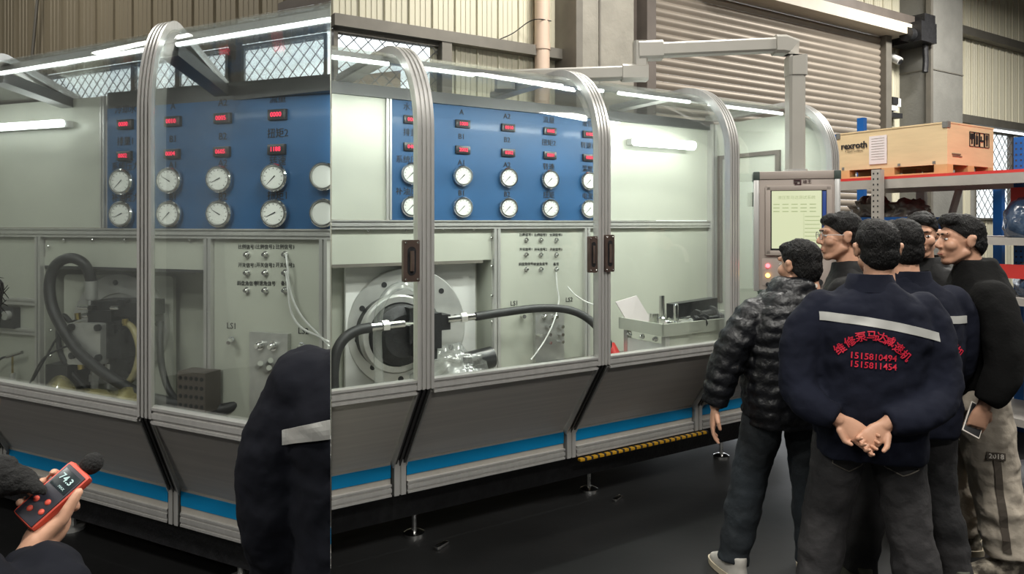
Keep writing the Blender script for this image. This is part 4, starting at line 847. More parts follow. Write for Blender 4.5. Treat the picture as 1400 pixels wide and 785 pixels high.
obj('lower_joint', beam([at(885, 100, 4.52), at(850, 100, 4.52)], .10, .10), M['arm_grey'], SA)
obj('lower_arm', beam([at(855, 100, 4.52), at(735, 104, 4.56), at(690, 106, 4.58)], .085, .082), M['arm_grey'], SA)
obj('arm_mount', beam([at(690, 98, 4.58), at(690, 124, 4.58)], .13, .13), M['arm_grey'], SA)
# ================================================================== people
mat('skin', srgb(196,150,124), .5, 0, .06, 14, bump=.04, bscale=120, sheen=.05)
mat('hair_black', (.0035,.003,.003), .6, 0, .4, 60, bump=.6, bscale=220, stretch=(1,1,.35), spec=.25); 
mat('navy_work', srgb(19,22,35), .9, 0, .12, 5, bump=.35, bscale=9, spec=.2); mat('navy_dark', srgb(14,16,24), .9, 0, .12, 5, bump=.35, bscale=9, spec=.2)
mat('puffer_black', srgb(15,16,20), .42, 0, .2, 8, bump=.5, bscale=22, spec=.4); mat('sweater_black', srgb(11,11,11), .95, 0, .15, 8, bump=.15, bscale=90, spec=.2)
mat('jacket_black', srgb(12,12,13), .7, 0, .15, 8, bump=.3, bscale=14, spec=.3)
def fabric_worn(name, base, worn, sc_=3.0, bump=.35):
    m, nt, b, o = nodes(name); L = nt.links.new; c = nt.nodes.new('ShaderNodeTexCoord')
    n = nt.nodes.new('ShaderNodeTexNoise'); n.inputs['Scale'].default_value = sc_; n.inputs['Detail'].default_value = 6; L(c.outputs['Object'], n.inputs['Vector'])
    r = nt.nodes.new('ShaderNodeValToRGB'); r.color_ramp.elements[0].position = .42; r.color_ramp.elements[1].position = .72; r.color_ramp.elements[0].color = tuple(base)+(1,); r.color_ramp.elements[1].color = tuple(worn)+(1,)
    L(n.outputs[0], r.inputs[0]); L(r.outputs[0], b.inputs['Base Color']); b.inputs['Roughness'].default_value = .85
    n2_ = nt.nodes.new('ShaderNodeTexNoise'); n2_.inputs['Scale'].default_value = 16; n2_.inputs['Detail'].default_value = 5; L(c.outputs['Object'], n2_.inputs['Vector'])
    bp = nt.nodes.new('ShaderNodeBump'); bp.inputs['Strength'].default_value = bump; bp.inputs['Distance'].default_value = .03; L(n2_.outputs[0], bp.inputs['Height']); L(bp.outputs[0], b.inputs['Normal']); return m
fabric_worn('denim_black', srgb(26,26,28), srgb(58,56,57), 3.2); fabric_worn('denim_teal', srgb(22,27,31), srgb(42,50,57), 3); fabric_worn('sweat_grey', srgb(172,162,148), srgb(194,182,166), 3.5, .3)
fabric_worn('camo', srgb(70,64,56), srgb(190,180,162), 22, .2); mat('sole_cream', srgb(208,196,172), .6); mat('sneaker_white', srgb(196,192,184), .6, 0, .15, 14); mat('sneaker_green', srgb(70,72,62), .7)
mat('reflective', srgb(170,170,166), .4, .1, .05); mat('print_red', srgb(206,36,62), .6); mat('phone_white', srgb(224,216,206), .3); mat('eye_dark', (.01,.008,.007), .2); mat('eye_white', (.7,.68,.65), .3); mat('lip', srgb(160,96,84), .5)
mat('pocket_grey', srgb(84,76,68), .85, 0, .1); mat('stitch', srgb(110,104,96), .8)

class Body:
    """local frame: x to the person's right, y forward, z up; heights for a 1.72 m person"""
    def __init__(s, x, y, yaw, h=1.72, lean=(0, 0)): s.k = h/1.72; s.lean = lean; s.M = Matrix.Translation((x, y, 0)) @ Matrix.Rotation(math.radians(yaw), 4, 'Z')
    def P(s, x, y, z):
        t = max(0, (z-.9)/.6); return s.M @ Vector(((x+s.lean[0]*t)*s.k, (y+s.lean[1]*t)*s.k, z*s.k))
def capsule(mb, a, b, ra, rb, n=14, T=None, sy=1.):
    a, b = Vector(a), Vector(b); t = (b-a); l = max(t.length, 1e-5); t = t/l
    x = Vector((1,0,0)) if abs(t.x) < .8 else Vector((0,1,0)); x = (x-t*x.dot(t)).normalized(); y = t.cross(x); pts = []
    for i in range(5): q = -PI/2+PI/2*i/4; pts.append((a+t*ra*math.sin(q), max(ra*math.cos(q), 1e-4)))
    for i in range(5): q = PI/2*i/4; pts.append((b+t*rb*math.sin(q), max(rb*math.cos(q), 1e-4)))
    vs = []
    for p, r in pts:
        for k in range(n): q = 2*PI*k/n; v = p+x*r*math.cos(q)+y*r*sy*math.sin(q); vs.append(T(v) if T else v)
    m = len(pts); fs = [(i*n+k, i*n+(k+1) % n, (i+1)*n+(k+1) % n, (i+1)*n+k) for i in range(m-1) for k in range(n)]+[tuple(range(n))[::-1], tuple(range((m-1)*n, m*n))]
    return mb.add(vs, fs)
def ell(mb, c, r, T=None, n=16, m=10):
    vs = []; c = Vector(c)
    for i in range(m+1):
        q = -PI/2+PI*i/m
        for k in range(n): a = 2*PI*k/n; v = c+Vector((r[0]*math.cos(q)*math.cos(a), r[1]*math.cos(q)*math.sin(a), r[2]*math.sin(q))); vs.append(T(v) if T else v)
    return mb.add(vs, [(i*n+k, i*n+(k+1) % n, (i+1)*n+(k+1) % n, (i+1)*n+k) for i in range(m) for k in range(n)])
def loft(mb, rings, T, n=28, p=2.4):
    """rings (x,y,z,rx,ry): superellipse sections"""
    vs = []
    for x, y, z, rx, ry in rings:
        for k in range(n):
            a = 2*PI*k/n; c, s_ = math.cos(a), math.sin(a); vs.append(T(x+rx*math.copysign(abs(c)**(2/p), c), y+ry*math.copysign(abs(s_)**(2/p), s_), z))
    m = len(rings); return mb.add(vs, [(i*n+k, i*n+(k+1) % n, (i+1)*n+(k+1) % n, (i+1)*n+k) for i in range(m-1) for k in range(n)]+[tuple(range(n))[::-1], tuple(range((m-1)*n, m*n))])
TEX = {}
def blob(name, mb, voxel, mats, smooth=4, disp=None, cut=None):
    """fuse overlapping solids into one continuous skin"""
    me = mb.mesh(name, mats, fix=True, sharp=0); o = bpy.data.objects.new(name, me); COL.objects.link(o)
    r = o.modifiers.new('r', 'REMESH'); r.mode = 'VOXEL'; r.voxel_size = voxel; r.use_smooth_shade = True
    if smooth: q = o.modifiers.new('s', 'SMOOTH'); q.factor = .5; q.iterations = smooth
    for sc_, st in (disp or []):
        if sc_ not in TEX: t = bpy.data.textures.new('folds', 'CLOUDS'); t.noise_scale = sc_; t.noise_depth = 2; TEX[sc_] = t
        d = o.modifiers.new('d', 'DISPLACE'); d.texture = TEX[sc_]; d.strength = st; d.mid_level = .5; d.texture_coords = 'GLOBAL'
    dg = bpy.context.evaluated_depsgraph_get(); out = bpy.data.meshes.new_from_object(o.evaluated_get(dg)); bpy.data.objects.remove(o); bpy.data.meshes.remove(me)
    if cut:
        bm = bmesh.new(); bm.from_mesh(out)
        for co, no in cut:
            rr_ = bmesh.ops.bisect_plane(bm, geom=bm.verts[:]+bm.edges[:]+bm.faces[:], plane_co=co, plane_no=no, clear_outer=True)
            ee = [e for e in rr_['geom_cut'] if isinstance(e, bmesh.types.BMEdge) and e.is_valid]
            if ee: bmesh.ops.holes_fill(bm, edges=ee, sides=0)
        bm.to_mesh(out); bm.free()
    out.materials.clear()
    for m in (mats if isinstance(mats, (list, tuple)) else [mats]): out.materials.append(m)
    out.polygons.foreach_set('use_smooth', [True]*len(out.polygons)); return out
def head_parts(mb, T):
    ell(mb, (0,-.012,.020), (.074,.092,.092), T); ell(mb, (0,.030,-.035), (.059,.060,.080), T); ell(mb, (0,.062,-.096), (.028,.024,.022), T)
    for s in (-1, 1):
        capsule(mb, (s*.050,.0,-.055), (s*.020,.058,-.096), .022, .018, T=T); ell(mb, (s*.036,.058,-.022), (.030,.030,.030), T); ell(mb, (s*.010,.098,-.030), (.009,.011,.008), T)
        ell(mb, (s*.079,-.008,-.004), (.012,.020,.032), T); ell(mb, (s*.086,-.016,.012), (.011,.014,.016), T)
    capsule(mb, (0,.082,.014), (0,.103,-.022), .010, .014, T=T); capsule(mb, (-.038,.077,.032), (.038,.077,.032), .012, .012, T=T)
    capsule(mb, (-.016,.086,-.058), (.016,.086,-.058), .008, .008, T=T); capsule(mb, (-.014,.084,-.070), (.014,.084,-.070), .009, .009, T=T)
    capsule(mb, (0,-.030,-.05), (0,-.045,-.20), .054, .066, T=T)
def hair_mesh(T, T0, seed, fringe=0., vox=.006, low=0.):
    mb = MB(); ell(mb, (0,-.016,.036), (.081,.097,.088), T, 22, 14); ell(mb, (0,-.040,-.015), (.073,.072,.085), T, 22, 14)
    ell(mb, (0,.040,.080+fringe), (.062,.050,.036), T, 18, 10)
    a = T((0,.078,.070-low)); b = T((0,-.05,-.045-low)); c_ = T((1,.078,.070-low)); n = (b-a).cross(c_-a).normalized()
    up = T((0,0,.2))-T((0,0,0))
    if n.dot(up) > 0: n = -n
    return blob('hair', mb, vox, M['hair_black'], 2, [(.010, .007), (.022, .008), (.06, .012)], cut=[(a, n)])
def finger(mb, T, base, lens, curl, r, side=0., axis='y'):
    p = Vector(base); a = 0.; 
    for i, (l, c) in enumerate(zip(lens, curl)):
        a += math.radians(c); d = Vector((math.sin(side)*math.cos(a), math.sin(a), math.cos(a)*math.cos(side))); q = p+d*l; capsule(mb, p, q, r*(1-.08*i), r*(1-.08*(i+1)), 10, T); p = q
def hand_parts(mb, Mx, curl=(25, 35, 25), thumb=(.030, .045), mirror=1, arm=.045):
    """wrist at the origin, fingers along +z, palm faces +y, thumb on +x (times mirror)"""
    T = lambda v: Mx @ Vector((v[0]*mirror, v[1], v[2]))
    vs = lambda x, y, z: T(Vector((x, y, z)))
    loft(mb, [(0,0,-.02,.026,.019), (0,0,.01,.029,.017), (0,0,.04,.038,.016), (0,.002,.075,.041,.015), (0,.002,.094,.038,.012)], vs, 18)
    for x, l, k in ((-.031, .060, 1.05), (-.0105, .072, 1.), (.0105, .077, .97), (.031, .070, .93)): finger(mb, T, (x, .0, .090), (l*.46, l*.32, l*.26), [c*k for c in curl], .0086, side=x*2.2)
    b = Vector((.030, .006, .022)); m_ = Vector((.052, .006+thumb[0]*.5, .055)); e = Vector((.050, .008+thumb[0], .055+thumb[1]*.75)); capsule(mb, b, m_, .0135, .0105, 10, T); capsule(mb, m_, e, .0105, .0082, 10, T)
    capsule(mb, (0,0,-arm), (0,0,0), .032, .024, 12, T)
def hmat(w_, d, n):
    d = Vector(d).normalized(); n = Vector(n); n = (n-d*n.dot(d)).normalized(); x = n.cross(d); return Matrix((( x.x, n.x, d.x, w_[0]), (x.y, n.y, d.y, w_[1]), (x.z, n.z, d.z, w_[2]), (0,0,0,1)))
def join_meshes(name, ms):
    bm = bmesh.new()
    for m in ms: bm.from_mesh(m)
    out = bpy.data.meshes.new(name); bm.to_mesh(out); bm.free(); out.materials.append(ms[0].materials[0]); out.polygons.foreach_set('use_smooth', [True]*len(out.polygons)); return out
def core_parts(mb, B, legs):
    loft(mb, [(0,0,.84,.14,.09), (0,0,1.0,.14,.09), (0,0,1.22,.14,.085), (0,-.02,1.33,.08,.06), (0,-.02,1.41,.045,.045)], B.P)
    for hip, knee, ank in legs: capsule(mb, B.P(*hip), B.P(*knee), .065, .048); capsule(mb, B.P(*knee), B.P(*ank), .048, .035)
def shoe(parent, B, a, toe, m1, m2, ms):
    """a: ankle (local), toe: unit direction (local xy)"""
    d = Vector((toe[0], toe[1], 0)).normalized(); s = Vector((d.y, -d.x, 0))
    T = lambda x, y, z: B.M @ ((Vector((a[0], a[1], 0))+s*x+d*y+Vector((0,0,z)))*B.k)
    mb = MB(); loft(mb, [(0,.045,.022,.046,.140), (0,.042,.05,.046,.135), (0,.02,.075,.043,.105), (0,-.02,.10,.040,.066), (0,-.03,.125,.040,.052)], T, 24); up = put('shoe', blob('shoe', mb, .006, m1, 5), parent)
    mb = MB(); loft(mb, [(0,.045,.0,.048,.148), (0,.045,.03,.050,.150)], T, 28); put('sole', mb.mesh('sole', ms), up)
    mb = MB()
    for i in range(4): capsule(mb, T(-.026, .05+.018*i, .082-.006*i), T(.026, .05+.018*i, .082-.006*i), .0045, .0045, 6)
    put('laces', mb.mesh('laces', m2), up)
    return up
def trousers(parent, B, legs, m, r=(.105, .082, .066), hipw=.165, vox=.010, disp=((.09, .020), (.25, .02)), top=.98, name='trousers', cut=None):
    mb = MB(); loft(mb, [(0,0,.80,hipw,.115), (0,0,.90,hipw*1.02,.118), (0,0,top,hipw*.95,.11)], B.P)
    for hip, knee, ank in legs:
        H, K, A = (Vector(q) for q in (hip, knee, ank)); capsule(mb, B.P(*H), B.P(*K), r[0]*B.k, r[1]*B.k, 18)
        n = 7
        pts = [B.P(*(K.lerp(A, t/n))) for t in range(n+1)]; mb.tube(pts, [(r[1]+(r[2]-r[1])*t/n+(.008 if t % 2 and t > 2 else 0))*B.k for t in range(n+1)], 16)
    return put(name, blob(name, mb, vox, m, 3, disp, cut), parent)
def jacket(parent, B, rings, arms, m, vox=.009, disp=((.07, .018), (.22, .03)), quilt=0., name='jacket', collar=True, smooth=12, cut=None, hood=False):
    mb = MB()
    if quilt:
        rr_ = []; 
        for (x0,y0,z0,rx0,ry0), (x1,y1,z1,rx1,ry1) in zip(rings[:-1], rings[1:]):
            n = max(2, int(round(abs(z1-z0)/.012)))
            for i in range(n):
                t = i/n; z = z0+(z1-z0)*t; q = quilt*(abs(math.sin(z*PI/.062))-.5); rr_.append((x0+(x1-x0)*t, y0+(y1-y0)*t, z, rx0+(rx1-rx0)*t+q, ry0+(ry1-ry0)*t+q))
        rings = rr_+[rings[-1]]
    loft(mb, rings, B.P)
    for arm in arms:
        pts = [Vector(p) for p, r in arm]; rs = [r for p, r in arm]; cr_ = bez(pts, 10); n = len(cr_); out = []; R_ = []; L = 0
        for i, p in enumerate(cr_):
            t = i/(n-1)*(len(rs)-1); k = min(int(t), len(rs)-2); r = rs[k]+(rs[k+1]-rs[k])*(t-k)
            if i: L += (p-cr_[i-1]).length
            if quilt: r += quilt*(abs(math.sin(L*PI/.062))-.5)
            out.append(B.P(*p)); R_.append(r*B.k)
        mb.tube(out, R_, 18); ell(mb, out[0], (R_[0], R_[0], R_[0]))
    if collar and not quilt and name == 'jacket':
        co = MB(); n = 28; rs = [(1.395,.108,.102,0), (1.425,.092,.090,0), (1.462,.083,.084,0), (1.464,.077,.078,0), (1.425,.082,.082,0), (1.39,.095,.09,0)]
        for z, rx, ry, _ in rs:
            for k in range(n): a = 2*PI*k/n; co.v.append(tuple(B.P(rx*math.cos(a), -.024+ry*math.sin(a), z-.012*max(0, math.sin(a)))))
        co.f = [(i*n+k, i*n+(k+1) % n, (i+1)*n+(k+1) % n, (i+1)*n+k) for i in range(5) for k in range(n)]; co.m = [0]*len(co.f)
        if not cut: put('collar', co.mesh('collar', m, sharp=60), parent)
    if collar: loft(mb, [(0,-.025,1.38,.10,.085), (0,-.022,1.43,.076,.076), (0,-.018,1.445 if not (quilt or name == 'sweater') else 1.475,.070,.072)], B.P)
    return put(name, blob(name, mb, vox, m, smooth, disp, cut), parent)
def bvh_of(o): 
    me = o.data; return BVHTree.FromPolygons([v.co[:] for v in me.vertices], [p.vertices[:] for p in me.polygons])
def drape(name, parent, B, jk, grid, m, off=.003, dirn=(0, 1, 0), th=.002):
    """grid: rows of local (x,z) points laid on the jacket from behind"""
    bv = bvh_of(jk); d = (B.M.to_3x3() @ Vector(dirn)).normalized(); vs = []; n = len(grid[0])
    for row in grid:
        for x, z in row:
            o_ = B.P(x, 0, z)-d*1.0; h = bv.ray_cast(o_, d); vs.append((h[0] if h[0] else B.P(x, -.16, z))-d*off)
    k = len(vs); vs += [v+d*(off+.004) for v in vs]; r = len(grid)
    fs = [(j*n+i, j*n+i+1, (j+1)*n+i+1, (j+1)*n+i) for j in range(r-1) for i in range(n-1)]; fs += [tuple(k+q for q in f[::-1]) for f in fs]
    ring = [i for i in range(n)]+[j*n+n-1 for j in range(1, r)]+[(r-1)*n+i for i in range(n-2, -1, -1)]+[j*n for j in range(r-2, 0, -1)]
    fs += [(ring[i], k+ring[i], k+ring[(i+1) % len(ring)], ring[(i+1) % len(ring)]) for i in range(len(ring))]
    mb = MB().add(vs, fs); return obj(name, mb, m, parent)
def print_on(name, parent, B, jk, s, size, x, z, rot, m, bold=.0006):
    bv = bvh_of(jk) if not isinstance(jk, BVHTree) else jk; d = (B.M.to_3x3() @ Vector((0, 1, 0))).normalized()
    me = text_mesh(s, size, m, .0005, bold); ca, sa = math.cos(rot), math.sin(rot)
    for v in me.vertices:
        lx, lz = v.co.x*ca-v.co.z*sa+x, v.co.x*sa+v.co.z*ca+z; o_ = B.P(lx, 0, lz)-d; h = bv.ray_cast(o_, d); v.co = (h[0] if h[0] else B.P(lx, -.16, lz))-d*(.0035-v.co.y)
    return put(name, me, parent)
def person(B, legs, label, hd, hands=(), voxh=.0048, eyes=True, skin='skin', seed=1, hair=True, fringe=0., low=0.):
    """hd = (x,y,z,yaw,pitch,scale) of the head centre in the local frame"""
    x, y, z, yw, pt, ks = hd; HM = Matrix.Translation(B.P(x, y, z)) @ B.M.to_3x3().to_4x4() @ Matrix.Rotation(math.radians(yw), 4, 'Z') @ Matrix.Rotation(math.radians(pt), 4, 'X') @ Matrix.Scale(ks, 4)
    T = lambda v: HM @ Vector(v)
    mb = MB(); head_parts(mb, T); ell(mb, B.P(0, -.02, 1.37), (.06, .055, .05))
    ms = [blob('person', mb, voxh, M[skin], 7)]
    for h in hands: mb = MB(); hand_parts(mb, *h); ms.append(blob('person', mb, .0042, M[skin], 1))
    mb = MB(); core_parts(mb, B, legs); ms.append(blob('person', mb, .02, M[skin], 1))
    o = put('person', join_meshes('person', ms)); tag(o, label, 'person')
    if hair: put('hair', hair_mesh(T, HM, seed, fringe, low=low), o)
    if eyes:
        for s in (-1, 1):
            put('eye', ell(MB(), (s*.031,.0785,.006), (.012,.007,.0055), T, 10, 6).mesh('eye', M['eye_white']), o); put('pupil', ell(MB(), (s*.031,.0825,.006), (.0055,.0045,.0055), T, 8, 6).mesh('pupil', M['eye_dark']), o)
            put('eyebrow', capsule(MB(), (s*.016,.091,.030), (s*.046,.080,.033), .004, .003, 6, T).mesh('eyebrow', M['hair_black']), o)
        put('mouth', capsule(MB(), (-.018,.0925,-.064), (.018,.0925,-.064), .004, .004, 6, T).mesh('mouth', M['lip']), o)
    return o, T
WORK = [(0,0,.73,.205,.155), (0,-.005,.80,.212,.158), (0,-.01,.95,.215,.158), (0,-.02,1.12,.222,.158), (0,-.03,1.25,.222,.150), (0,-.03,1.325,.205,.130), (0,-.027,1.37,.158,.11), (0,-.025,1.405,.108,.092), (0,-.022,1.435,.080,.08)]
def stand(w_=.11, sp=.10, f=0.): return [((-w_*.85, 0, .88), (-w_-sp*.4, .03+f, .48), (-w_-sp, .0+f, .08)), ((w_*.85, 0, .88), (w_+sp*.4, .03-f, .48), (w_+sp, -f, .08))]

# ------------------------------------------------------------------ man in the printed navy work jacket, hands clasped behind
B = Body(1.422, 2.86, -9, 1.705); LG = stand(.105, .10, .03)
wl, wr = B.P(-.165, -.185, .915), B.P(.0, -.195, .905)
hl = hmat(wl, B.M.to_3x3() @ Vector((.80, -.05, -.55)), B.M.to_3x3() @ Vector((.1, -1, .1))); hr = hmat(wr, B.M.to_3x3() @ Vector((-.70, -.10, -.62)), B.M.to_3x3() @ Vector((-.1, -1, .1)))
p, T = person(B, LG, 'man in navy work jacket with grey stripe and red lettering, hands clasped behind back', (.03, -.005, 1.562, -2, 4, .98), [(hl, (18, 30, 20), (.012, .03), -1), (hr, (30, 55, 35), (.030, .03), 1)], eyes=False, fringe=.005, low=-.004)
armL = [((-.185,-.02,1.315), .082), ((-.262,-.045,1.20), .084), ((-.285,-.075,1.02), .076), ((-.245,-.15,.955), .066), ((-.175,-.18,.920), .050)]
armR = [((.185,-.02,1.315), .082), ((.232,-.045,1.20), .082), ((.238,-.085,1.03), .074), ((.15,-.16,.945), .064), ((.012,-.19,.91), .050)]
jk = jacket(p, B, WORK, [armL, armR], M['navy_work'])
LX = lambda px: (px-1208)*.00294; LZ = lambda py: (1.65-(py-305)*.00292*.975)/B.k
gr = [[(x, z0+dz) for x, z0 in [(-.215+.43*i/22, 1.318-.010*(i/22)-.062*(i/22)**2) for i in range(23)]] for dz in (0, -.011, -.022, -.033)]
drape('reflective_stripe', p, B, jk, gr, M['reflective'])
bv = bvh_of(jk)
for c, px, py, ro in (('维', 1157, 468, 38), ('修', 1168, 457.5, 28), ('泵', 1180, 450.5, 12), ('马', 1192.5, 448.3, 0), ('达', 1204, 450.5, -12), ('减', 1213.5, 455, -20), ('速', 1224.5, 464, -32), ('机', 1234, 474, -42)):
    print_on('red_lettering', p, B, bv, c, .040, LX(px), LZ(py+6), math.radians(ro), M['print_red'])
for s, py in (('1515810494', 482), ('1515811454', 493.5)): print_on('red_lettering', p, B, bv, s, .0335, LX(1195), LZ(py), math.radians(-3), M['print_red'], .0004)
tr_ = trousers(p, B, LG, M['denim_black'], (.112, .092, .078), .178)
for s in (-1, 1):
    px_ = [(s*.095-.06, .83), (s*.095+.06, .83), (s*.095+.058, .74), (s*.095, .715), (s*.095-.058, .74)]
    bvt = bvh_of(tr_); d = (B.M.to_3x3() @ Vector((0, 1, 0))).normalized(); pts = []
    for (xa, za), (xb, zb) in zip(px_, px_[1:]+px_[:1]):
        for i in range(6):
            t = i/6; o_ = B.P(xa+(xb-xa)*t, 0, za+(zb-za)*t-.03)-d; h = bvt.ray_cast(o_, d)
            if h[0]: pts.append(h[0]-d*.002)
    if len(pts) > 4: obj('pocket_stitching', MB().tube(pts+[pts[0]], .0022, 5, caps=False), M['stitch'], tr_)
for l, sx in zip(LG, (-1, 1)): shoe(p, B, l[2], (sx*.2, 1), M['sneaker_green'], M['sneaker_white'], M['sole_cream'])

# ------------------------------------------------------------------ shorter man in the black puffer jacket
B = Body(1.255, 3.30, 4, 1.615, (.05, .03)); LG = [((-.09,0,.88), (-.155,.06,.48), (-.235,.06,.08)), ((.10,0,.88), (.13,.03,.48), (.15,.02,.08))]
wl = B.P(-.345, .01, .86); hl = hmat(wl, B.M.to_3x3() @ Vector((-.12, .05, -1)), B.M.to_3x3() @ Vector((1, -.25, .1)))
p, T = person(B, LG, 'shorter man in glossy black puffer jacket looking at the console screen', (.035, .0, 1.548, 22, -4, 1.0), [(hl, (12, 22, 16), (.02, .04), -1)], eyes=True, low=.005)
PUF = [(0,0,.78,.190,.150), (0,-.005,.84,.205,.160), (0,-.01,.98,.215,.165), (0,-.02,1.15,.222,.165), (0,-.03,1.25,.222,.155), (0,-.03,1.33,.208,.135), (0,-.027,1.39,.165,.115), (0,-.025,1.44,.115,.095), (0,-.02,1.49,.085,.085)]
armL = [((-.185,-.02,1.315), .084), ((-.265,-.03,1.20), .086), ((-.310,-.02,1.07), .080), ((-.335,.0,.95), .070), ((-.345,.01,.875), .056)]
armR = [((.185,-.02,1.315), .084), ((.25,.02,1.20), .086), ((.25,.10,1.08), .078), ((.17,.20,1.02), .066)]
jk = jacket(p, B, PUF, [armL, armR], M['puffer_black'], .008, [(.04, .016), (.15, .02)], quilt=.010, smooth=2)
q = B.P(.03, -.10, 1.455); put('collar_badge', MB().lathe([(0,0), (.009,0), (.009,-.003), (0,-.003)], 12).mesh('collar_badge', M['phone_white']), jk, Matrix.Translation(B.P(.075, -.098, 1.455)) @ Matrix.Rotation(math.radians(6), 4, 'Z'))
trousers(p, B, LG, M['denim_teal'], (.105, .085, .068), .165); 
for l, dr in zip(LG, ((-.25, 1), (.25, 1))): shoe(p, B, l[2], dr, M['sneaker_white'], M['sneaker_green'], M['sole_cream'])

# ------------------------------------------------------------------ man with glasses, face in profile
B = Body(1.635, 3.52, 60, 1.725); LG = stand()
p, T = person(B, LG, 'man with thin framed glasses in profile between puffer jacket and printed jacket', (.0, .02, 1.58, 22, -2, 1.0), (), skin='skin', low=.005)
arms = [[((s*.185,-.02,1.315), .080), ((s*.24,-.01,1.18), .08), ((s*.25,.03,1.02), .07), ((s*.22,.10,.90), .058)] for s in (-1, 1)]
jacket(p, B, WORK, arms, M['jacket_black'], .011); trousers(p, B, LG, M['denim_black'], vox=.012)
g_ = MB()
for s in (-1, 1):
    g_.tube([T((s*.034+.024*math.cos(a), .099, .006+.019*math.sin(a))) for a in np.linspace(0, 2*PI, 17)], .0017, 5, caps=False); g_.tube([T((s*.058, .098, .010)), T((s*.078, .05, .010)), T((s*.083, -.005, .008))], .0017, 5)
g_.tube([T((-.010, .100, .010)), T((.010, .100, .010))], .0017, 5); put('glasses', g_.mesh('glasses', M['wire']), p)
for l in LG: shoe(p, B, l[2], (0, 1), M['sneaker_green'], M['sneaker_white'], M['sole_cream'])

# ------------------------------------------------------------------ second man in a striped navy work jacket
B = Body(1.775, 3.22, -4, 1.69); LG = stand()
p, T = person(B, LG, 'man in striped navy jacket half hidden behind the printed jacket', (-.03, .0, 1.575, 10, 2, 1.0), (), eyes=False, low=.01)
arms = [[((s*.185,-.02,1.315), .082), ((s*.232,-.01,1.18), .080), ((s*.235,.03,1.02), .072), ((s*.20,.10,.90), .058)] for s in (-1, 1)]
jk = jacket(p, B, WORK, arms, M['navy_work'], .010)
drape('reflective_stripe', p, B, jk, [[(-.20+.41*i/16, 1.29+dz-.02*(i/16)) for i in range(17)] for dz in (0, -.015, -.032)], M['reflective'])
bv = bvh_of(jk)
for c, x, z, ro in (('维', -.12, 1.135, 38), ('修', -.085, 1.165, 26), ('泵', -.045, 1.185, 12), ('马', -.005, 1.19, 0), ('达', .035, 1.185, -12), ('减', .075, 1.17, -22), ('速', .112, 1.145, -34), ('机', .145, 1.115, -42)): print_on('red_lettering', p, B, bv, c, .047, x, z, math.radians(ro), M['print_red'])
trousers(p, B, LG, M['denim_black'], vox=.012)
for l in LG: shoe(p, B, l[2], (0, 1), M['sneaker_green'], M['sneaker_white'], M['sole_cream'])

# ------------------------------------------------------------------ man at the back, face turned aside
B = Body(2.215, 3.84, 128, 1.735); LG = stand()
p, T = person(B, LG, 'man in black jacket with white shoulder piping at the back of the group', (.0, .05, 1.575, 22, -10, 1.0), (), skin='skin')
arms = [[((s*.185,-.02,1.315), .080), ((s*.245,-.01,1.18), .08), ((s*.255,.03,1.02), .07), ((s*.22,.10,.90), .058)] for s in (-1, 1)]
jk = jacket(p, B, WORK, arms, M['jacket_black'], .011); trousers(p, B, LG, M['denim_black'], vox=.012)
for dy in (0, .022): obj('shoulder_piping', MB().tube(bez([B.P(.10, -.045+dy, 1.475), B.P(.17, -.04+dy, 1.462), B.P(.235, -.03+dy, 1.42), B.P(.27, -.02+dy, 1.35)]), .006, 6), M['phone_white'], jk)
for l in LG: shoe(p, B, l[2], (0, 1), M['sneaker_green'], M['sneaker_white'], M['sole_cream'])

# ------------------------------------------------------------------ man in black sweater and pale sweatpants
B = Body(2.14, 3.36, 72, 1.725); LG = [((-.05,-.02,.88), (-.01,-.10,.48), (.0,-.165,.13)), ((.10,-.0,.88), (.18,.03,.48), (.25,-.03,.13))]
wl = B.P(-.30, .02, .86); hl = hmat(wl, B.M.to_3x3() @ Vector((.05, .30, -1)), B.M.to_3x3() @ Vector((1, .1, .2)))
p, T = person(B, LG, 'young man in black sweater and pale grey sweatpants holding a white phone', (.0, .035, 1.565, 14, -1, 1.0), [(hl, (35, 45, 30), (.035, .035), -1)], fringe=.012)
SW = [(0,0,.86,.165,.135), (0,-.005,.93,.185,.148), (0,-.015,1.10,.200,.152), (0,-.03,1.25,.210,.145), (0,-.035,1.33,.200,.128), (0,-.03,1.39,.160,.108), (0,-.028,1.44,.11,.09), (0,-.025,1.48,.082,.08)]
armL = [((-.185,-.03,1.315), .081), ((-.245,-.06,1.20), .082), ((-.275,-.06,1.04), .075), ((-.300,-.01,.92), .064), ((-.302,.015,.875), .052)]
armR = [((.185,-.03,1.315), .081), ((.24,.0,1.20), .08), ((.24,.08,1.05), .07), ((.18,.17,1.0), .056)]
jk = jacket(p, B, SW, [armL, armR], M['sweater_black'], .009, [(.10, .016), (.25, .03)], name='sweater')
tr_ = trousers(p, B, LG, M['sweat_grey'], (.122, .108, .092), .172, .009, [(.11, .034), (.3, .02)])
# dark side patch with printed letters
bvt = bvh_of(tr_)
def onleg(pts, off=.003):
    d = (B.M.to_3x3() @ Vector((1, 0, 0))).normalized(); out = []
    for y, z in pts:
        h = bvt.ray_cast(B.P(0, y, z)-d*.6, d); out.append((h[0] if h[0] else B.P(-.16, y, z))-d*off)
    return out
g_ = MB(); n = 16; A_ = onleg([(-.085-.06*(i/n), .62-.46*i/n) for i in range(n+1)]); C_ = onleg([(-.055-.06*(i/n), .62-.46*i/n) for i in range(n+1)]); g_.v = [tuple(v) for v in A_+C_]; g_.f = [(i, i+1, n+2+i, n+1+i) for i in range(n)]; g_.m = [0]*n
o = obj('side_stripe', g_, M['pocket_grey'], tr_, fix=False, sharp=0); md = o.modifiers.new('t', 'SOLIDIFY'); md.thickness = .003
pc = onleg([(-.07, .605)])[0]; RM_ = Matrix.Translation(pc) @ B.M.to_3x3().to_4x4() @ Matrix.Rotation(-PI/2, 4, 'Z')
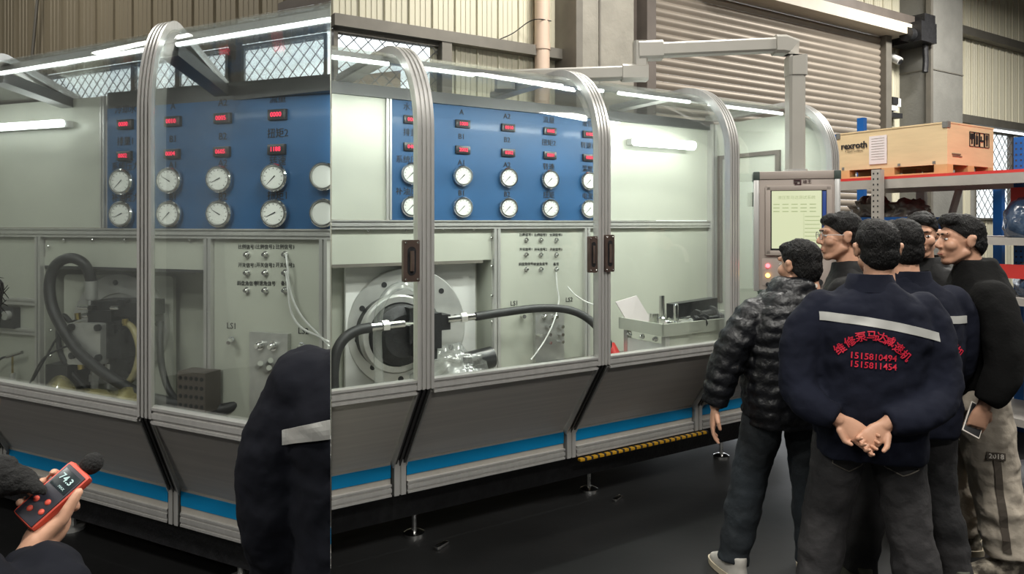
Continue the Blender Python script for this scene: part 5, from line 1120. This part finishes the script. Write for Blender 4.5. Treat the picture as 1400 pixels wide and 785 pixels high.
put('patch', MB().bbox((0,0,0), (.075, .006, .036), .003).mesh('patch', M['pocket_grey']), tr_, RM_); text('patch_lettering', '2018', .030, M['phone_white'], tr_, RM_ @ Matrix.Translation((0, -.005, 0)), .0004)
for l, dr in zip(LG, ((-.1, 1), (.0, 1))): shoe(p, B, l[2], dr, M['camo'], M['sneaker_white'], M['sole_cream'])
ph = put('phone', MB().bbox((0,0,0), (.074, .009, .150), .004).mesh('phone', M['phone_white']), None, Matrix.Translation(hl @ Vector((.0, .028, .075))) @ hl.to_3x3().to_4x4() @ Matrix.Rotation(math.radians(35), 4, 'X') @ Matrix.Rotation(math.radians(14), 4, 'Y')); tag(ph, 'white phone held in the hand of the sweatpants man', 'phone')
put('phone_screen', MB().bbox((0,-.0048,0), (.066, .001, .138), .0004).mesh('phone_screen', M['ink']), ph, ph.matrix_basis)

# ------------------------------------------------------------------ person at the end of the shaded bench, seen from behind
B = Body(-.275, 1.62, 8, 1.70); cutS = [(-SEAM*.002, SEAM)]
arms = [[((-.185,-.02,1.315), .085), ((-.248,-.02,1.15), .082), ((-.255,.0,.98), .076), ((-.25,.06,.84), .062)]]
mb = MB(); core_parts(mb, B, stand()); p = put('person', blob('person', mb, .02, M['skin'], 1, cut=[(-SEAM*.04, SEAM)])); tag(p, 'person in dark jacket with a pale arm stripe standing against the shaded bench', 'person')
jk = jacket(p, B, WORK, arms, M['navy_dark'], .008, [(.06, .016), (.2, .03)], cut=cutS)
bv = bvh_of(jk); d = Vector((0, 1, 0)); n = 14; rows = []
for dz in (0, .25, .5, .75, 1):
    row = []
    for i in range(n+1):
        t = i/n; r_ = at(386+t*65.5, 588-14*t+dz*(20+6*t), 1.5); o_ = Vector((r_.x, 0, r_.z)); dd = (r_-Vector((0, 0, EYE))).normalized(); h = bv.ray_cast(Vector((0, 0, EYE)), dd); row.append((h[0] if h[0] else r_)-dd*.004)
    rows.append(row)
mb = MB(); mb.v = [tuple(v) for r in rows for v in r]; w_ = n+1; mb.f = [(j*w_+i, j*w_+i+1, (j+1)*w_+i+1, (j+1)*w_+i) for j in range(4) for i in range(n)]; mb.m = [0]*len(mb.f)
o = obj('reflective_stripe', mb, M['reflective'], jk, fix=False, sharp=0); md = o.modifiers.new('t', 'SOLIDIFY'); md.thickness = .003
trousers(p, B, stand(), M['denim_black'], vox=.012, cut=cutS)

# ------------------------------------------------------------------ person with the sound meter at the frame edge
MC = at(74, 678, 1.42); Lx = Vector((.56, .56, .60)).normalized(); Wx = Vector((.9, -.1, -.42)); Wx = (Wx-Lx*Wx.dot(Lx)).normalized(); Nx = Wx.cross(Lx)
if Nx.y > 0: Nx = -Nx
MM = Matrix(((Wx.x, -Nx.x, Lx.x, MC.x), (Wx.y, -Nx.y, Lx.y, MC.y), (Wx.z, -Nx.z, Lx.z, MC.z), (0, 0, 0, 1)))
mat('meter_orange', srgb(214,84,66), .5); mat('meter_dark', srgb(38,38,48), .45); mat('lcd', srgb(30,40,44), .3); mat('lcd_digit', srgb(170,196,196), .4, emit=srgb(150,180,180), estr=.10); mat('foam_black', (.008,.008,.008), .95, 0, .2, 60, bump=.4, bscale=200)
me_ = empty('sound_meter', MC); tag(me_, 'orange and black sound level meter with a lit display', 'meter')
def mbox(name, c, d, b, m, par): return put(name, MB().bbox(c, d, b).mesh(name, M[m]), par, MM)
mbox('meter_case', (0, .0, 0), (.060, .028, .128), .010, 'meter_orange', me_); fc = mbox('face_plate', (0, -.0135, -.002), (.049, .005, .116), .002, 'meter_dark', me_)
mbox('lcd_screen', (0, -.0165, .030), (.041, .002, .038), .0006, 'lcd', fc); text('lcd_digits', '74.3', .018, M['lcd_digit'], fc, MM @ Matrix.Translation((0, -.0185, .033)), .0003); text('lcd_digits', 'MAX', .007, M['lcd_digit'], fc, MM @ Matrix.Translation((.006, -.0185, .017)))
for x, z in ((-.013, -.022), (.009, -.014), (-.007, -.040), (.015, -.032)): put('button', ell(MB(), (x, -.0165, z), (.0058, .003, .0058), None, 12, 8).mesh('button', M['meter_orange']), fc, MM)
put('foam_ball', ell(MB(), (0, .004, .082), (.021, .021, .023), None, 20, 14).mesh('foam_ball', M['foam_black']), me_, MM); put('microphone_neck', MB().tube([(0, .004, .058), (0, .004, .075)], .008, 12).mesh('microphone_neck', M['meter_dark']), me_, MM)
wr = MM @ Vector((.058, .030, -.125))
B = Body(-1.30, 1.42, -35, 1.56); HC = at(-74, 425, 1.5)
lp = B.M.inverted() @ HC
mb = MB(); T = lambda v: Matrix.Translation(HC) @ Matrix.Rotation(math.radians(75), 4, 'Z') @ Vector(v)
head_parts(mb, T); ell(mb, B.P(0, -.02, 1.37), (.06, .055, .05)); ms = [blob('person', mb, .006, M['skin'], 4)]
mb = MB(); TH = lambda v: MM @ Vector(v)
ell(mb, (.036, .026, -.052), (.034, .022, .048), TH); ell(mb, (.044, .014, -.066), (.022, .020, .034), TH)
capsule(mb, (.046, .010, -.062), (.0505, -.004, -.018), .0165, .0130, 12, TH); capsule(mb, (.0505, -.004, -.018), (.041, -.0185, .022), .0130, .0098, 12, TH); capsule(mb, (.041, -.0185, .022), (.038, -.020, .032), .0098, .0085, 12, TH)
for z_, k_ in ((-.050, .92), (-.026, 1.), (-.002, 1.02), (.022, .96)):
    q_ = [(.032, .036, z_-.012), (.000, .034, z_), (-.036*k_, .022, z_+.006), (-.040*k_, .002, z_+.006), (-.036*k_, -.010, z_+.005)]
    for a_, b_, r1, r2 in zip(q_[:-1], q_[1:], (.0100, .0096, .0090, .0082), (.0096, .0090, .0082, .0074)): capsule(mb, a_, b_, r1, r2, 10, TH)
capsule(mb, (.044, .026, -.070), (.058, .030, -.135), .031, .027, 14, TH); ms.append(blob('person', mb, .004, M['skin'], 1))
mb = MB(); core_parts(mb, B, stand()); ms.append(blob('person', mb, .02, M['skin'], 1))
p = put('person', join_meshes('person', ms)); tag(p, 'person in dark puffer jacket holding the orange sound meter', 'person')
hm = hair_mesh(T, None, 2, .01); put('hair', hm, p)
tf = MB(); random.seed(4)
for i in range(60):
    a = random.uniform(-1.2, 1.2); b_ = random.uniform(-.4, 1.1); dr = Vector((math.cos(a)*math.cos(b_), math.sin(a)*math.cos(b_)*.6, math.sin(b_))); q = T(dr*.092+Vector((0,-.01,.03))); tf.tube([q, q+dr*.02, q+dr*.035+Vector((0,0,random.uniform(-.02,.02)))], [.0016, .0012, .0006], 4)
o = put('loose_hair', tf.mesh('loose_hair', M['hair_black']), p); o['kind'] = 'stuff'
inv = B.M.inverted(); K = 1/B.k
def loc(v): q = inv @ Vector(v); return (q.x*K-B.lean[0], q.y*K, q.z*K)
wv = wr-Lx*.012
armR = [((.185,-.02,1.30), .085), (loc(at(-70, 800, 1.22)), .085), (loc(at(48, 905, 1.20)), .085), (loc(at(66, 800, 1.30)), .072), (loc(wv), .048)]
armL = [((-.185,-.02,1.30), .08), ((-.26,.02,1.12), .08), ((-.25,.1,.98), .072), ((-.2,.2,.95), .06)]
jacket(p, B, WORK, [armR, armL], M['navy_dark'], .008, [(.05, .014), (.2, .02)], quilt=.008, smooth=3); trousers(p, B, stand(), M['denim_black'], vox=.014)
# fuzzy black cuff of the other sleeve
gl = MB(); capsule(gl, at(-70, 660, 1.34), at(-5, 652, 1.38), .062, .042); capsule(gl, at(-5, 652, 1.38), at(34, 658, 1.39), .040, .024); capsule(gl, at(34, 658, 1.39), at(60, 672, 1.375), .022, .007)
put('fur_cuff', blob('fur_cuff', gl, .005, M['foam_black'], 2, [(.008, .008), (.03, .008)]), p)
